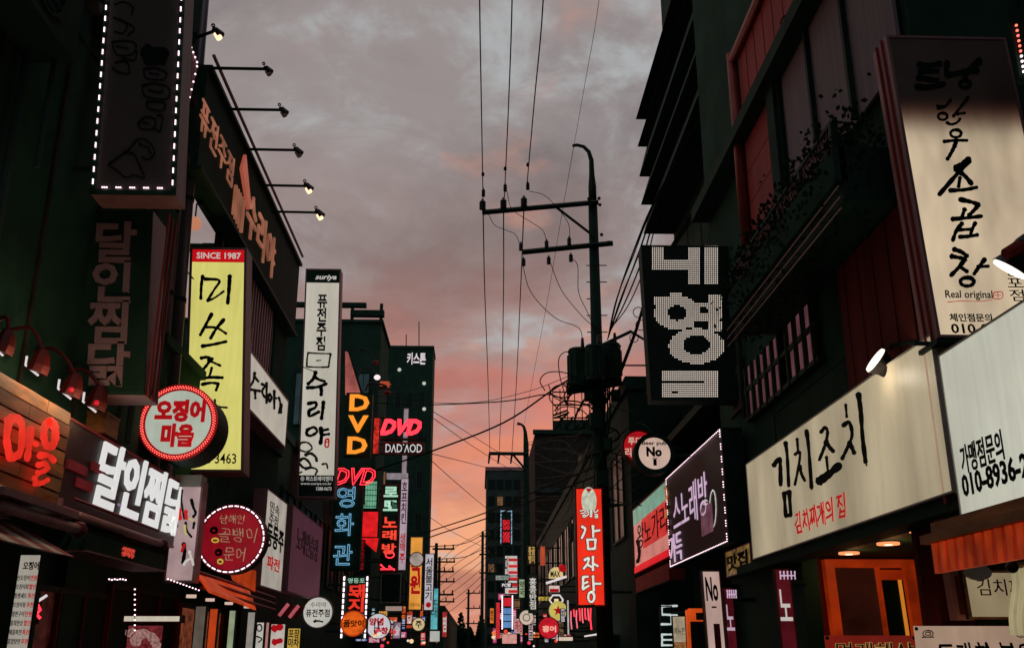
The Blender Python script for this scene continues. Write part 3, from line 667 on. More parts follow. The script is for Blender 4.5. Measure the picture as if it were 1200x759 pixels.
# ============================================================ SIGNS, LEFT SIDE
# big LED framed sign
f = Fr('F', 7.05, 116, -60, 212, 228, lean=-.065)
t = sign('vertical_sign', 'huge unlit brown vertical sign edged with white LED dashes at top left', f, mat('unlit_brown_panel', (92, 88, 82), .6, var=.12), .26, 'darker', .035, cab='mauve')
pts = []
for (a0, b0, a1, b1, cnt) in ((0.03, .02, .03, .99, 21), (.965, .02, .965, .99, 21), (.09, .022, .9, .022, 5)):
    for i in range(cnt):
        for k in (-1, 0, 1):
            u = (i + .5) / cnt; h = k * .016
            pts.append(f.P(a0 + (a1 - a0) * u + (h / f.W if b0 == b1 else 0), b0 + (b1 - b0) * u + (h / f.H if a0 == a1 else 0), .016))
leds(t, pts, .009, LED, len(pts))
strokes(t, f, 100, 0, 3.3, '5 115,20 150,10 185,30 180,60; 5 110,70 160,95 150,130 115,125; 5 130,75 190,110 165,140; 5 105,165 150,160 195,170 185,210 130,215 110,190 105,165; 5 120,180 165,190; 5 115,245 160,240 170,285 130,280 105,265; 5 140,225 190,235 200,200;'
        '40 235,205 305,210; 30 240,230 300,235; 5 225,270 270,265 315,285 300,310 240,305 225,270; 5 250,285 285,290; 5 220,335 270,325 325,345 315,385 235,375 220,335; 5 245,350 290,360 300,350; 5 240,395 305,400 300,430 245,420 240,395; 5 205,480 235,455 270,465 265,500 220,500 205,480; 5 280,450 300,455 290,510 270,500; 5 225,475 245,480;'
        '5 90,640 130,610 170,580 200,545 240,545 270,590 245,620 220,610; 5 150,590 190,600 210,640 230,690 190,680 160,690 120,660 90,640; 5 210,560 245,575 255,600', K['black'])
# blocky dark vertical sign
f = Fr('F', 7.7, 78, 246, 174, 462, lean=-.07)
t = sign('vertical_sign', 'dark vertical sign with blocky mauve letters below the LED framed sign', f, K['darker'], .36, 'darker', .03, cab='mauve')
text(t, f, '달인찜닭', .28, .04, .82, .93, mat('mauve_block_letters', (168, 140, 146), .5, bump=0), .025, .004, .02, True, 1, .9)
for k in range(3): MB().box(f.P(1, 0).x + .002, f.c + .05 + .1 * k, f.O.z, f.P(1, 0).x + .014, f.c + .08 + .1 * k, f.O.z + f.H).build('side_rib', K['redclad'], t)
# two ducts
for x0, x1, Y, lb in ((191, 212, 10.0, 'left of the two thick grey ducts between dark wall and yellow sign'), (206, 226, 10.2, 'right of the two thick grey ducts between dark wall and yellow sign')):
    a = at(1, Y, x0, 400); b = at(1, Y, x1, 150); dv = (b - a) / (b.z - a.z); q = thing('wall_duct', a + dv * (3.2 - a.z), lb, 'duct', 'grey ducts on the left wall')
    MB().cyl(a + dv * (3.2 - a.z), a + dv * (13 - a.z), .07, 18).build('pipe', K['pipe'], q, smooth=True)
    for z in (4, 5.2, 6.4, 7.6): MB().cyl(a + dv * (z - a.z), a + dv * (z + .05 - a.z), .078, 18).build('clamp', K['trim'], q)
# yellow sign
f = Fr('F', 11.2, 218, 290, 287, 553, lean=-.07)
t = sign('vertical_sign', 'lit yellow vertical sign with red header reading SINCE 1987', f, E('yellow_sign', (212, 204, 112), 1, .1, 1.5), .3, 'mauve', .03, cab='mauve')
MB().fb(f, .04, .93, .96, .99, .001, .005).build('header', E('red_header', (190, 14, 22), 1, .1), t)
text(t, f, 'SINCE 1987', .12, .945, .9, .975, WHITE, .02, .006, .004)
strokes(t, f, 210, 280, 5.42, '16 150,235 141,300 138,380; 14 160,255 255,264 225,320 180,392; 11 180,396 230,372 285,332; 20 322,235 317,320 309,408; 17 208,476 170,545 135,610; 17 285,512 237,570 200,632; 13 165,560 240,566 300,602; 16 145,682 220,670 300,652', K['black'])
strokes(t, f, 205, 420, 5.42, '16 165,-2 205,-8 240,4; 16 228,5 205,40 178,72; 13 210,8 250,28 290,46; 13 235,58 226,95 215,122; 17 158,128 230,120 303,122; 15 172,165 230,155 278,160; 15 276,160 270,182 262,202; 11 275,308 332,312; 11 265,480 335,470; 11 255,262 257,300', K['black'])
text(t, f, '2678 3463', .1, .035, .88, .078, K['black'], .01, .006, .003)
f2 = Fr('F', 11.3, 199, 300, 215, 402, lean=-.07)
t = sign('vertical_sign', 'narrow white panel with black ink figures squeezed left of the yellow sign', f2, E('greyish_white_panel', (150, 140, 128), .7, .3, 6), .1, 'trim', .015)
strokes(t, f2, 200, 180, 3.796, '14 30,520 40,560 35,600; 12 25,620 45,650 30,700; 10 50,560 45,610', K['black'])
# rooftop board with warm letters
zt_, zb_ = zt, zb
f = FrW('L', (XL + .12, 9.9, zb), YB + .05 - 9.9, zt - zb)
t = thing('rooftop_board', f.P(.5, 0), 'long dark rooftop lettering board with warm lit letters under a row of arm lamps', 'sign')
MB().fb(f, 0, 0, 1, 1, -.25, -.02).build('board', K['darker'], t)
for b_ in (0, .965): MB().fb(f, 0, b_, 1, b_ + .035, -.02, .03).build('edge_rail', K['trim'], t)
WL = E('warm_board_letters', (196, 122, 92), .5, .5, samp=False)
def onL(px, py): return f.st(px, py)
a0, _ = f.st(230, 180); a1, _ = f.st(268, 250); aa = [f.st(x, y)[0] for x, y in ((230, 165), (269, 235), (271, 260), (275, 265), (286, 280), (288, 250), (320, 310))]; text(t, f, '퓨전주점', aa[0], .32, aa[1], .62, WL, -.008, 0, .02)
a0 = .78; text(t, f, '수리야', aa[5], .16, aa[6], .64, WL, .0, 0, .03)
for i in range(5): MB().fb(f, aa[2] + .018 * i, .12 - .01 * i, aa[2] + .007 + .018 * i, .42, -.01, .03).build('lit_bar', WL, t)
MB().prism([(aa[3], .66), (aa[4], .4), (aa[4] + .01, .52), (aa[3] + .02, .86)], f, -.01, .03).build('lit_wedge', E('red_brown_wedge', (170, 84, 64), .8, .3, samp=False), t)
MB().cyl((XL + .15, 9.9, zt + .12), (XL + .15, YB, zt + .12), .022, 6).build('conduit', K['mauve'], t)
proto = None
WG = E('warm_bulb', (255, 214, 170), 1.6, 0, samp=False)
for i, (xs, xe, yy) in enumerate(((228, 250, 45), (247, 310, 80), (269, 328, 128), (290, 345, 175), (305, 357, 217), (318, 370, 248))):
    Y = 3.1 * 1185 / (560 - xs) * 1.0; Y = at(0, XL + .15, xs, yy).y; a = at(1, Y, xs, yy); b = at(1, Y, xe, yy + (1 if i else -8)); b.y = Y
    q = thing('arm_lamp', a, ('topmost', 'second', 'third', 'fourth', 'fifth', 'lowest')[i] + ' arm lamp from the top reaching out over the street from the rooftop board', 'lamp', 'arm lamps along the rooftop board')
    MB().cyl(a, b, .018, 6).build('arm', K['wire'], q)
    ln = 11 / F * Y * 1.1 * (1.25 if i == 0 else 1)
    c = b + Vector((ln * .35, 0, -ln * .1))
    if i == 0: MB().cyl(a + Vector((-.02, 0, -.05)), a + Vector((0, 0, .06)), .03, 6).build('mount', K['wire'], q)
    MB().ring(FrW('F', c + Vector((-.1, 0, ln * .3)), .1, .1), .5, .5, ln * .18, ln * .11, -.01, .01, 10).build('hook_ring', K['wire'], q)
    MB().tube([c + Vector((-ln * .45, 0, ln * .3)), c + Vector((-ln * .2, 0, ln * .25)), c + Vector((ln * .35, 0, -ln * .35))], [ln * .16, ln * .3, ln * .42], 10).build('lamp_shade', K['lampblk'], q)
    MB().tube([c + Vector((-ln * .06, 0, -ln * .12)), c + Vector((ln * .26, 0, -ln * .62))], [ln * .28, ln * .3], 10).build('lamp_glass', WG if i in (0, 4, 5) else K['panelw'], q)
for i, (x, y_, Y, r) in enumerate(((227, 217, 11.2, 5), (245, 249, 12.4, 4), (228, 262, 12.4, 9))):
    c = at(1, Y, x, y_); q = thing('bulb_lamp', c, ('upper small warm bulb under the rooftop board', 'lower small warm bulb under the rooftop board', 'large dim orange globe on the terrace frame')[i], 'lamp')
    MB().ball(c, r / F * Y, 12, 8).build('globe', E('bulb_a' if i < 2 else 'bulb_b', (250, 205, 170) if i < 2 else (196, 128, 96), 1.2 if i < 2 else .9, 0, samp=False), q, smooth=True)
    MB().cyl(c, c + Vector((0, 0, .3)), .012, 5).build('cord', K['wire'], q)
# white facade lettering board
f = Fr('L', -3.0, 289, 404, 336, 478, 289)
zt2, zb2 = at(0, -3.0, 336, 464).z, at(0, -3.0, 336, 520).z
t = sign('facade_sign', 'slanting white frontage board with brush letters right of the yellow sign', f, E('white_sign_a', (180, 174, 160), .9, .15, 2), .22, 'mauve', .03, bracket=False, cab='mauve')
strokes(t, f, 200, 360, 3.796, '11 345,235 343,300; 9 372,290 366,325 352,350; 9 372,310 388,330; 10 352,365 395,372; 9 373,372 374,405; 9 402,340 415,350 404,375 416,400; 9 424,335 424,425; 9 436,385 446,400 438,420 432,400 436,385; 9 458,370 458,450; 8 459,400 468,405; 8 478,400 485,430 478,470; 8 490,430 488,470', K['black'])
# suriya sign
f = Fr('F', 19.2, 353, 315, 396, 583, lean=-.03)
t = sign('vertical_sign', 'tall white vertical sign with brush letters, black header reading suriya and black footer', f, E('white_sign_b', (186, 180, 166), 1, .14, 1.2, stretch=(1, 1, .5)), .3, 'mauve', .03, cab='mauve')
MB().fb(f, .03, .935, .97, .995, .001, .006).build('header', K['darker'], t); MB().fb(f, .03, .005, .97, .092, .001, .006).build('footer', K['darker'], t)
text(t, f, 'suriya', .28, .943, .88, .972, WHITE, .02, .008, .004, italic=.3)
text(t, f, '포장 배달 주문예약', .1, .978, .85, .99, K['conc'], 0, .008, .003)
text(t, f, '퓨전주점', .36, .625, .64, .88, K['black'], .03, .004, .004, True, 1, .95)
strokes(t, f, 340, 310, 5.42, '8 112,560 180,564 258,566; 9 258,566 250,610 245,650; 8 245,650 180,652 106,648; 9 106,648 108,600 114,560; 6 168,610 194,608', K['black'])
strokes(t, f, 340, 440, 5.06, '17 152,-22 138,18 106,50; 14 150,12 175,25 205,34; 15 100,72 160,68 216,48; 18 180,62 186,90 184,114; 15 106,166 152,160 150,188 112,206; 15 112,208 116,240 172,214; 17 198,155 194,200 186,256; 14 104,318 98,346 124,356 160,332 142,306 108,318; 19 182,310 186,360 180,402; 13 190,326 226,318; 13 190,352 232,346', K['black'])
strokes(t, f, 340, 440, 5.06, '8 210,380 228,378 226,420 208,418 210,380; 5 210,395 226,392', REDL)
strokes(t, f, 340, 440, 5.06, '9 55,410 75,395 110,400 130,430 100,450 60,440 55,410; 14 90,470 120,460 150,480 158,505; 12 50,510 80,490 110,510 120,540 80,545 55,520; 10 90,555 130,545 160,560 150,585; 9 190,525 215,522 222,548; 8 45,580 70,570', mat('grey_ink_wash', (104, 104, 94), .7, bump=0), d=.004)
text(t, f, '⓪ 퍼스트에이엔티', .08, .068, .92, .088, WHITE, .01, .008, .003); text(t, f, 'www.suriya.co.kr', .08, .05, .9, .063, WHITE, 0, .008, .003); text(t, f, '1588-0673', .5, .03, .9, .044, WHITE, 0, .008, .003)
text(t, f, '체인점문의', .1, .03, .42, .042, K['conc'], 0, .008, .003); text(t, f, '1544-0673', .3, .012, .9, .026, K['conc'], 0, .008, .003)
# round squid sign
t, f, r = round_sign('round_sign', 'round white sign with red letters and a red LED ring', 209, 494.5, 43, 9.4, E('greenish_white_face', (176, 186, 170), .95, .14, 4), .46, rimm=E('red_glow_rim', (150, 14, 20), .8, .2, 5), rw=.15)
text(t, f, '오징어', .19, .5, .84, .8, REDL, .06, .006, .01); text(t, f, '마을', .3, .17, .72, .48, REDL, .06, .006, .01)
pts = [f.P(.5, .5, .016) + (f.r * math.cos(a) + f.u * math.sin(a)) * r * .91 for a in [6.283 * i / 84 for i in range(84)]]
leds(t, pts, .009, LEDR, 84); pts = [f.P(.5, .5, .016) + (f.r * math.cos(a) + f.u * math.sin(a)) * r * .955 for a in [6.283 * (i + .5) / 84 for i in range(84)]]; leds(t, pts, .008, LEDR, 84)
# round whelk sign
t, f, r = round_sign('round_sign', 'round red sign with thin handwritten letters and a white LED ring', 271, 631, 38, 10.6, E('crimson_face', (140, 12, 28), .9, .25, 4), .2, rimm=E('dark_red_rim', (70, 16, 24), .5, .2), rw=.1)
WT = mat('pale_hand_letters', (210, 190, 150), .6, bump=0, emit=(170, 150, 120), es=.5)
text(t, f, '남해안', .32, .72, .68, .85, WT, -.01, .006, .006, wob=3); text(t, f, '골뱅이', .32, .45, .86, .66, WT, -.012, .006, .006, wob=3); text(t, f, '문어', .42, .18, .72, .38, WT, -.01, .006, .006, wob=3)
strokes(t, f, 195, 540, 4.747, oval(272, 440, 18, 11, 6) + oval(300, 558, 14, 12, 6), E('lime_ring', (196, 190, 70), .8, 0, samp=False))
strokes(t, f, 195, 540, 4.747, oval(265, 385, 16, 14, 12) + oval(290, 508, 14, 14, 12), K['black'])
ms = MB(); 
for i in range(34):
    for k in (-1, 0, 1, ):
        a = 6.283 * i / 34 + k * .045; p = f.P(.5, .5, .016) + (f.r * math.cos(a) + f.u * math.sin(a)) * r * .955; ms.box(p.x - .006, p.y - .004, p.z - .006, p.x + .006, p.y + .004, p.z + .006)
ms.build('led_string', LED, t)
# small round white sign
t, f, r = round_sign('round_sign', 'small round white sign with black letters low on the left', 372.5, 717, 17.5, 18.3, E('round_white', (190, 188, 178), .95, .1), .18, rimm=K['panelw'], rw=.08)
text(t, f, '수리야', .25, .66, .75, .82, K['black'], 0, .006, .006); text(t, f, '퓨전주점', .12, .36, .88, .6, K['black'], .02, .006, .006); strokes(t, f, 355, 700, 1, '1.6 13,28 18,27 23,28; 1.6 13,28 15,26', K['black'])

# planked wooden fascia with red letters
WD2 = mat('dark_stained_wood', (120, 70, 40), .65, var=.7, scale=6, stretch=(1, .3, 2)); WD3 = mat('grey_brown_wood', (150, 112, 74), .6, var=.6, scale=4, stretch=(1, .3, 2))
f = Fr('L', -2.85, -12, 472, 76, 597, 76); zt3 = at(0, -2.85, 40, 458).z; f.H = zt3 - f.O.z
t = thing('wooden_fascia', f.P(.5, 0), 'warm wooden plank fascia with big red letters at lower left', 'sign')
MB().fb(f, 0, 0, 1, 1, -.3, -.03).build('backing', K['darker'], t)
for j in range(7):
    h = f.H / 7
    for a0, a1 in ((0, .42), (.42, 1)) if j % 2 else ((0, .66), (.66, 1)):
        MB().fb(f, a0 + .003, j / 7 + .008, a1 - .003, (j + 1) / 7 - .008, -.03, .004 * (j % 3)).build('plank', (K['wood'], WD2, WD3)[(j * 2 + int(a0 * 9)) % 3], t)
RG = E('red_channel_letters', (230, 40, 26), 1.05, .3, 4, base=(90, 8, 6))
strokes(t, f, 0, 420, 3.448, '26 4,242 44,246 58,300 46,380 6,402; 26 4,242 -8,320 6,402; 22 92,280 86,340 76,405; 18 88,335 116,346;' + oval(168, 305, 24, 52, 26) + '20 124,392 160,390 186,412; 18 118,430 150,424 160,444; 17 116,462 150,452; 17 104,480 112,500; 16 104,506 140,500 160,488', RG, d=.05)
MB().fb(f, 0, -.12, 1, -.05, -.5, .15).build('canopy_edge', K['mauve'], t)
# goose neck lamps above the wooden fascia
gooses = ((-4, 358, 14, 392, 10, 408), (16, 383, 55, 400, 50, 432), (60, 412, 92, 440, 90, 462), (70, 434, 120, 440, 118, 470))
for i, (xs, ys, xm, ym, xe, ye) in enumerate(((-6, 372, 8, 372, 11, 405), (0, 380, 36, 384, 52, 428), (26, 412, 64, 409, 90, 455), (62, 433, 98, 433, 119, 470))):
    Y = (6.1, 6.5, 7.0, 7.6)[i]; q = thing('gooseneck_lamp', at(1, Y, xe, ye), ('leftmost', 'second', 'third', 'rightmost')[i] + ' of the four curved lamps above the wooden fascia', 'lamp', 'curved lamps above the wooden fascia')
    pp = [(xs, ys + 8, Y), ((xs + xm) / 2, ym + 1, Y), (xm, ym, Y), (xm + (xe - xm) * .6, ym + (ye - ym) * .3, Y), (xe, ye - 12, Y)]
    MB().tube(path(pp, 6), .013, 8).build('arm', K['lampred'], q, smooth=True)
    h = at(1, Y, xe - 1, ye - 18); s = Y / F * 1.4
    MB().tube([h, h + Vector((-.5 * s, 0, -6 * s)), h + Vector((-1 * s, 0, -14 * s)), h + Vector((-3 * s, 0, -20 * s))], [4 * s, 7 * s, 9 * s, 9.5 * s], 8).build('lamp_shade', K['lampred'], q)
    g = h + Vector((-4.6 * s, -.01, -16 * s)); MB().tube([g + Vector((-8 * s, 0, 10 * s)), g + Vector((-8 * s, 0, 2 * s)), g + Vector((4 * s, 0, -7 * s))], 1.0 * s, 6).build('rim', E('painted_rim_glint', (225, 215, 215), .9, 0, samp=False), q)  # glowing tube painted on as the glint along the shade edge
    MB().ball(h + Vector((2 * s, -9 * s, -17 * s)), 2.4 * s, 8, 6).build('red_bulb', E('red_bulb', (196, 20, 36), 1, 0, samp=False), q) if i > 1 else None
# wooden box beside it
t = thing('wooden_box', at(1, 8.1, 100, 510), 'plain lit wooden box between the plank fascia and white slanted letters', 'box')
g = Fr('F', 8.1, 74, 483, 124, 508); MB().fb(g, 0, 0, 1, 1, -.3, 0).build('side_board', K['wood'], t); MB().fb(g, -.02, .94, 1.02, 1.04, -.3, .02).build('top_board', K['wood'], t); MB().fb(g, -.02, -.05, 1.02, .04, -.3, .02).build('bottom_board', K['redwood'], t)
# slanted white letter fascia
f = Fr('L', -3.0, 66, 500, 211, 598, 75); f.H = at(0, -3.0, 140, 522).z - f.O.z
t = sign('facade_sign', 'black fascia with chunky slanted white letters under the wooden box', f, mat('black_red_fascia', (44, 24, 26), .45, var=.5, scale=2), .2, 'redpaint', .02, bracket=False, cab='darker')
text(t, f, '달인찜닭', .24, .17, 1.0, .99, E('white_big_letters', (222, 222, 220), .95, .06, samp=False), .022, .004, .02, italic=.22, sp=1.02)
for k, (a, b, w) in enumerate(((.05, .45, .12), (.12, .3, .1), (.2, .55, .09))): MB().fb(f, a, b, a + w, b + .1, .001, .02).build('red_patch', E('dim_red_glow_patch', (84, 16, 20), .8, .4, 5, samp=False), t)
strokes(t, f, 70, 500, 4.465, '10 300,405 325,415 350,430; 10 315,435 350,445 385,460; 9 330,455 370,480 395,485', E('violet_mark', (150, 124, 170), .7, .4, 20, samp=False), d=.008)
# tube canopies below
for (xa, ya, xb, c, r, m, nm) in ((0, 592, 92, -2.75, .035, 'mauve', 'upper'), (92, 604, 190, -2.8, .03, 'mauve', 'lower')):
    q = thing('awning_pole', at(0, c, xa + 5, ya), nm + ' bare metal awning tube above the left shopfronts', 'awning pole'); A = at(0, c, xa, ya); B = at(0, c, xb, 765 - (765 - ya) / (xa - 560) * (xb - 560))
    MB().cyl((c, A.y, A.z), (c, B.y, A.z), r, 10).build('tube', K[m], q, smooth=True); MB().ball((c, B.y, A.z), r * 1.7, 10, 7).build('end_cap', K['lampred'], q)
    for k in range(3): y = A.y + (B.y - A.y) * (k + .3) / 3; MB().cyl((c, y, A.z), (-3.25, y, A.z + .08), .015, 6).build('bracket', K['trim'], q)
    for k in range(2): MB().cyl((c + .1 * k - .15, A.y, A.z + .07 + .05 * k), (c + .1 * k - .15, B.y, A.z + .07 + .05 * k), .012, 6).build('wire_rail', K['redpaint'], q)
q = thing('striped_awning', at(0, -2.62, 20, 620), 'red and cream striped awning edge at far lower left', 'awning')
A = at(0, -2.62, 2, 607); B = at(0, -2.62, 84, 630)
for k in range(10):
    y0_, y1_ = A.y - .6 + (B.y - A.y + .6) * k / 10, A.y - .6 + (B.y - A.y + .6) * (k + .96) / 10
    MB().hexa([(-2.62, y0_, A.z - .12), (-2.58, y0_, A.z - .12), (-2.58, y1_, A.z - .12), (-2.62, y1_, A.z - .12), (-3.0, y0_, A.z + .06), (-2.96, y0_, A.z + .08), (-2.96, y1_, A.z + .08), (-3.0, y1_, A.z + .06)]).build('red_stripe' if k % 2 else 'cream_stripe', K['redpaint'] if k % 2 else K['panelw'], q)
q = thing('mounting_bracket', at(0, -2.8, 62, 590), 'pale upright plate under the red letters of the wooden fascia', 'bracket'); g = Fr('L', -2.8, 58, 580, 68, 607, 60); MB().fb(g, 0, 0, 1, 1, -.04, 0).build('plate', K['wood'], q); MB().fb(g, .8, 0, 1, 1, 0, .03).build('flange', K['mauve'], q)
# small red written fascia under the awning
f = Fr('L', -2.9, 100, 622, 192, 645, 100)
t = thing('lower_fascia', f.P(.5, 0), 'low dark fascia with tiny red lit word on the left', 'sign'); MB().fb(f, 0, 0, 1, 1, -.3, 0).build('board', K['darker'], t); MB().fb(f, 0, -.06, 1, .02, -.28, .02).build('edge_strip', K['mauve'], t)
text(t, f, '시원한\n생맥주', .4, .25, .56, .8, E('small_red_letters', (206, 66, 52), .9, 0, samp=False), 0, .002, .01)
# painted lantern panel
f = Fr('F', 10.0, 198, 563, 233, 682)
t = sign('vertical_sign', 'pinkish white panel painted with flowers and black brush marks beside the round red sign', f, E('pink_white_panel', (176, 148, 148), .85, .35, 3.5), .18, 'mauve', .02, cab='mauve')
strokes(t, f, 70, 500, 4.465, '14 600,360 598,440 612,520; 9 640,330 638,390 652,480; 12 690,380 700,420 712,450 700,470; 10 660,500 665,540 690,575; 16 650,610 655,650 645,710; 10 705,500 700,530', K['black'])
strokes(t, f, 70, 500, 4.465, '18 625,430 630,480; 14 660,440 664,480; 12 655,615 640,650', REDL, d=.008)
strokes(t, f, 70, 500, 4.465, '10 655,515 658,550 664,560; 8 680,480 700,490', E('pale_yellow_mark', (200, 190, 110), .7, 0, samp=False), d=.009)
strokes(t, f, 70, 500, 4.465, '10 650,720 665,700 690,690 700,720; 10 680,650 690,690', WHITE, d=.01)
g = Fr('F', 9.98, 205, 556, 236, 570); MB().fb(g, 0, 0, 1, 1, -.2, .0).build('top_cap', K['panelw'], t)
leds(t, [at(1, 9.7, 197 + i * 3.6, 678 + i * 1.3) for i in range(11)], .011, LED, 11)
# menu strip lower left
f = Fr('F', 7.4, 12, 648, 40, 790); t = sign('menu_board', 'white vertical menu board with rows of red and black characters at lower left', f, E('menu_white', (168, 160, 148), .85, .1), .05, 'trim', .012)
text(t, f, '오징어', .25, .86, .92, .93, K['black'], .03, .006, .003)
for i in range(9):
    text(t, f, ('산오징어', '오징어회', '통찜세트', '오징어볶', '철판구이', '물회한상', '해물파전', '홍합탕면', '모둠한판')[i], .08, .77 - i * .075, .6, .815 - i * .075, K['black'], .01, .006, .003)
    text(t, f, ('만원', '할인', '특선', '추천', '만원', '할인', '특선', '추천', '만원')[i], .64, .77 - i * .075, .92, .815 - i * .075, REDL, .02, .006, .003)
# light box and neon bits at lower left
f = Fr('F', 10.2, 144, 720, 212, 729); t = sign('light_box', 'horizontal white light box at bottom left', f, E('pale_box', (206, 196, 176), .9, .15), .15, 'redpaint', .012, bracket=False)
f = Fr('F', 10.3, 146, 731, 190, 790); t = sign('food_poster', 'red and pink food picture poster under the white light box', f, E('food_red', (126, 44, 48), .7, .7, 26), .03, 'trim', .012, bracket=False)
strokes(t, f, 0, 0, 1, '9 158,752 166,742 178,746 184,756; 6 150,742 156,738', E('food_pink', (178, 132, 126), .7, .6, 40, samp=False))
f = Fr('F', 8.6, 40, 700, 48, 728); t = thing('neon_squiggle', f.P(.5, .5), 'small red neon squiggle with white tip beside the menu board', 'neon sign')
MB().tube([at(1, 8.6, x, y) for x, y in ((44, 708), (47, 714), (43, 719), (47, 724))], .012, 6).build('red_tube', NR, t); MB().tube([at(1, 8.6, x, y) for x, y in ((44, 704), (49, 701), (55, 697))], .012, 6).build('white_tube', NW, t); MB().fb(f, 0, -.1, .6, 1.1, -.05, -.02).build('backing', K['darker'], t)
for i, (x0, x1, y0_, y1_, col, lb) in enumerate(((226, 240, 709, 770, (96, 86, 76), 'dull grey narrow shop panel'), (243, 254, 712, 770, (190, 66, 26), 'narrow orange shop panel'), (266, 275, 714, 770, (150, 160, 128), 'pale green striped shop panel'),
        (288, 298, 716, 770, (150, 144, 136), 'grey white narrow poster'), (299, 309, 728, 770, (196, 190, 180), 'white poster with swirl mark'), (310, 315, 728, 770, (190, 130, 124), 'thin pink poster'), (316, 334, 730, 770, (200, 188, 178), 'white poster with red ovals'), (336, 352, 735, 770, (196, 160, 70), 'yellow poster with black writing'))):
    f = Fr('F', 11 + i * .45, x0, y0_, x1, y1_); t = sign('poster_panel', lb + ' near the bottom left', f, E('poster_%d' % i, col, .85, .2, 9, samp=False), .05, 'trim', .01, bracket=False)
    if i == 4: strokes(t, f, 0, 0, 1, oval(304, 735, 3, 4, 1.2) + '1.2 301,745 307,748 303,752', K['black'])
    if i == 6: strokes(t, f, 0, 0, 1, '6 321,736 329,734; 5 321,752 329,750', REDL)
    if i == 7: text(t, f, '포장\n마차', .1, .35, .9, .95, K['black'], .02, .006, .004)
# orange awnings left
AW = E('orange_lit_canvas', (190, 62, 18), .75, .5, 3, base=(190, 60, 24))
q = thing('orange_awning', at(0, -2.9, 250, 680), 'glowing orange sloped canvas awning below the round red sign', 'awning')
def sheet(nm, P, m, par, th=.03):
    P = [at(1, Y, x, y) for x, y, Y in P]; return MB().hexa(P + [p + Vector((0, .02, -th)) for p in P]).build(nm, m, par)
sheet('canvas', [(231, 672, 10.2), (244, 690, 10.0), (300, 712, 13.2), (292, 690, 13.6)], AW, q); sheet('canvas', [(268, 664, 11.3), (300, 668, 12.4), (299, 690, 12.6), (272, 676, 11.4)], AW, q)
for k in range(3): MB().tube([at(1, 10.4, 228 + k * 4, 668 + k * 10), at(1, 14.5, 322, 700 + k * 7)], .018, 6).build('awning_rib', K['redpaint'], q)
for k in range(4):
    c = at(1, 10.2 + k * 1.2, 224 + k * 22, 700 + k * 4); q = thing('downlight', c, ('first', 'second', 'third', 'fourth')[k] + ' flat round downlight from the left under the orange awning', 'lamp', 'downlights under the orange awning')
    MB().cyl(c, c + Vector((0, 0, .03)), .05, 12).build('lamp_glass', E('downlight_warm', (214, 186, 168), .9, 0, samp=False), q); MB().cyl(c + Vector((0, 0, .03)), c + Vector((0, 0, .06)), .06, 12).build('ring', K['trim'], q)
q = thing('red_striped_tubes', at(1, 17, 342, 712), 'red and white striped tubes left of the small round white sign', 'awning')
for k in range(4): MB().tube([at(1, 17, 327 + k * 6, 721 + k * 1), at(1, 17, 338 + k * 6, 707 + k)], .03, 6).build('tube', K['redpaint'] if k % 2 else E('stripe_pink', (190, 90, 100), .8, .3, samp=False), q)
# brush frontage signs
f = Fr('L', -2.95, 309, 568, 333, 688, 309); t = sign('facade_sign', 'white frontage sign with crowded brush writing right of the round red sign', f, E('white_sign_c', (176, 168, 156), .85, .25, 3), .18, 'mauve', .02, bracket=False, cab='mauve')
f.c += 0; text(t, f, '민속\n주점', .15, .66, .6, .9, K['black'], .0, .006, .005); text(t, f, '동동주', .1, .42, .92, .66, K['black'], .03, .006, .005); text(t, f, '파전', .2, .2, .8, .34, REDL, .02, .006, .005)
f = Fr('L', -3.0, 340, 588, 376, 694, 340); t = sign('facade_sign', 'dim plum coloured frontage sign with faint vertical strokes', f, E('plum_panel', (84, 46, 60), .7, .5, 5, stretch=(1, 6, .3)), .18, 'mauve', .02, bracket=False, cab='mauve')
text(t, f, '노래연습장', .15, .5, .85, .8, mat('plum_letters', (130, 100, 110), bump=0), .0, .004, .01)
MB().cyl((-2.6, 13.6, at(1, 13.6, 291, 572).z), (-2.6, 13.6, at(1, 13.6, 291, 572).z + .3), .02, 6)
# ---- far left column
f = Fr('F', 24.0, 404, 460, 435, 534); t = sign('vertical_sign', 'black vertical sign with three orange letters D V D', f, K['darker'], .3, 'darker', .03)
text(t, f, 'DVD', .12, .03, .9, .97, NO, .035, .01, .03, True, 1, .95)
f = Fr('F', 23.5, 389, 568, 423, 668); t = sign('vertical_sign', 'black vertical sign with blue outline neon letters', f, K['darker'], .3, 'darker', .03)
for i, (ch, y0_, y1_) in enumerate((('영', .73, .98), ('화', .4, .66), ('관', .06, .3))): text(t, f, ch, .1, y0_, .75, y1_, NB, 0, .02, .025, neon=.013)
f = Fr('F', 23.4, 391, 548, 440, 568); t = thing('neon_sign', f.P(.5, .5), 'pink red outline neon reading DVD above the blue neon letters', 'neon sign')
MB().fb(f, -.02, .1, .5, .9, -.2, -.06).build('backing', K['darker'], t); text(t, f, 'DVD', 0, 0, 1, 1, NR, .01, 0, .04, italic=.3, neon=.02)
f = Fr('F', 29.5, 445, 491, 494, 510); t = thing('neon_sign', f.P(.5, .5), 'solid red slanted neon reading DVD high before the black tower', 'neon sign')
MB().fb(f, .0, .3, 1, .6, -.2, -.1).build('mount_bar', K['darker'], t); text(t, f, 'DVD', 0, 0, 1, 1, NR, .05, 0, .05, italic=.35)
MB().box(-3.2, 29.6, at(1, 29.5, 450, 514).z, -1.6, 29.75, at(1, 29.5, 450, 512).z).build('bracket', K['trim'], t)
f = Fr('F', 29.6, 449, 518, 497, 532); t = sign('vertical_sign', 'small red framed sign whose white DVD VOD letters hang upside down', f, K['darker'], .2, 'redpaint', .04)
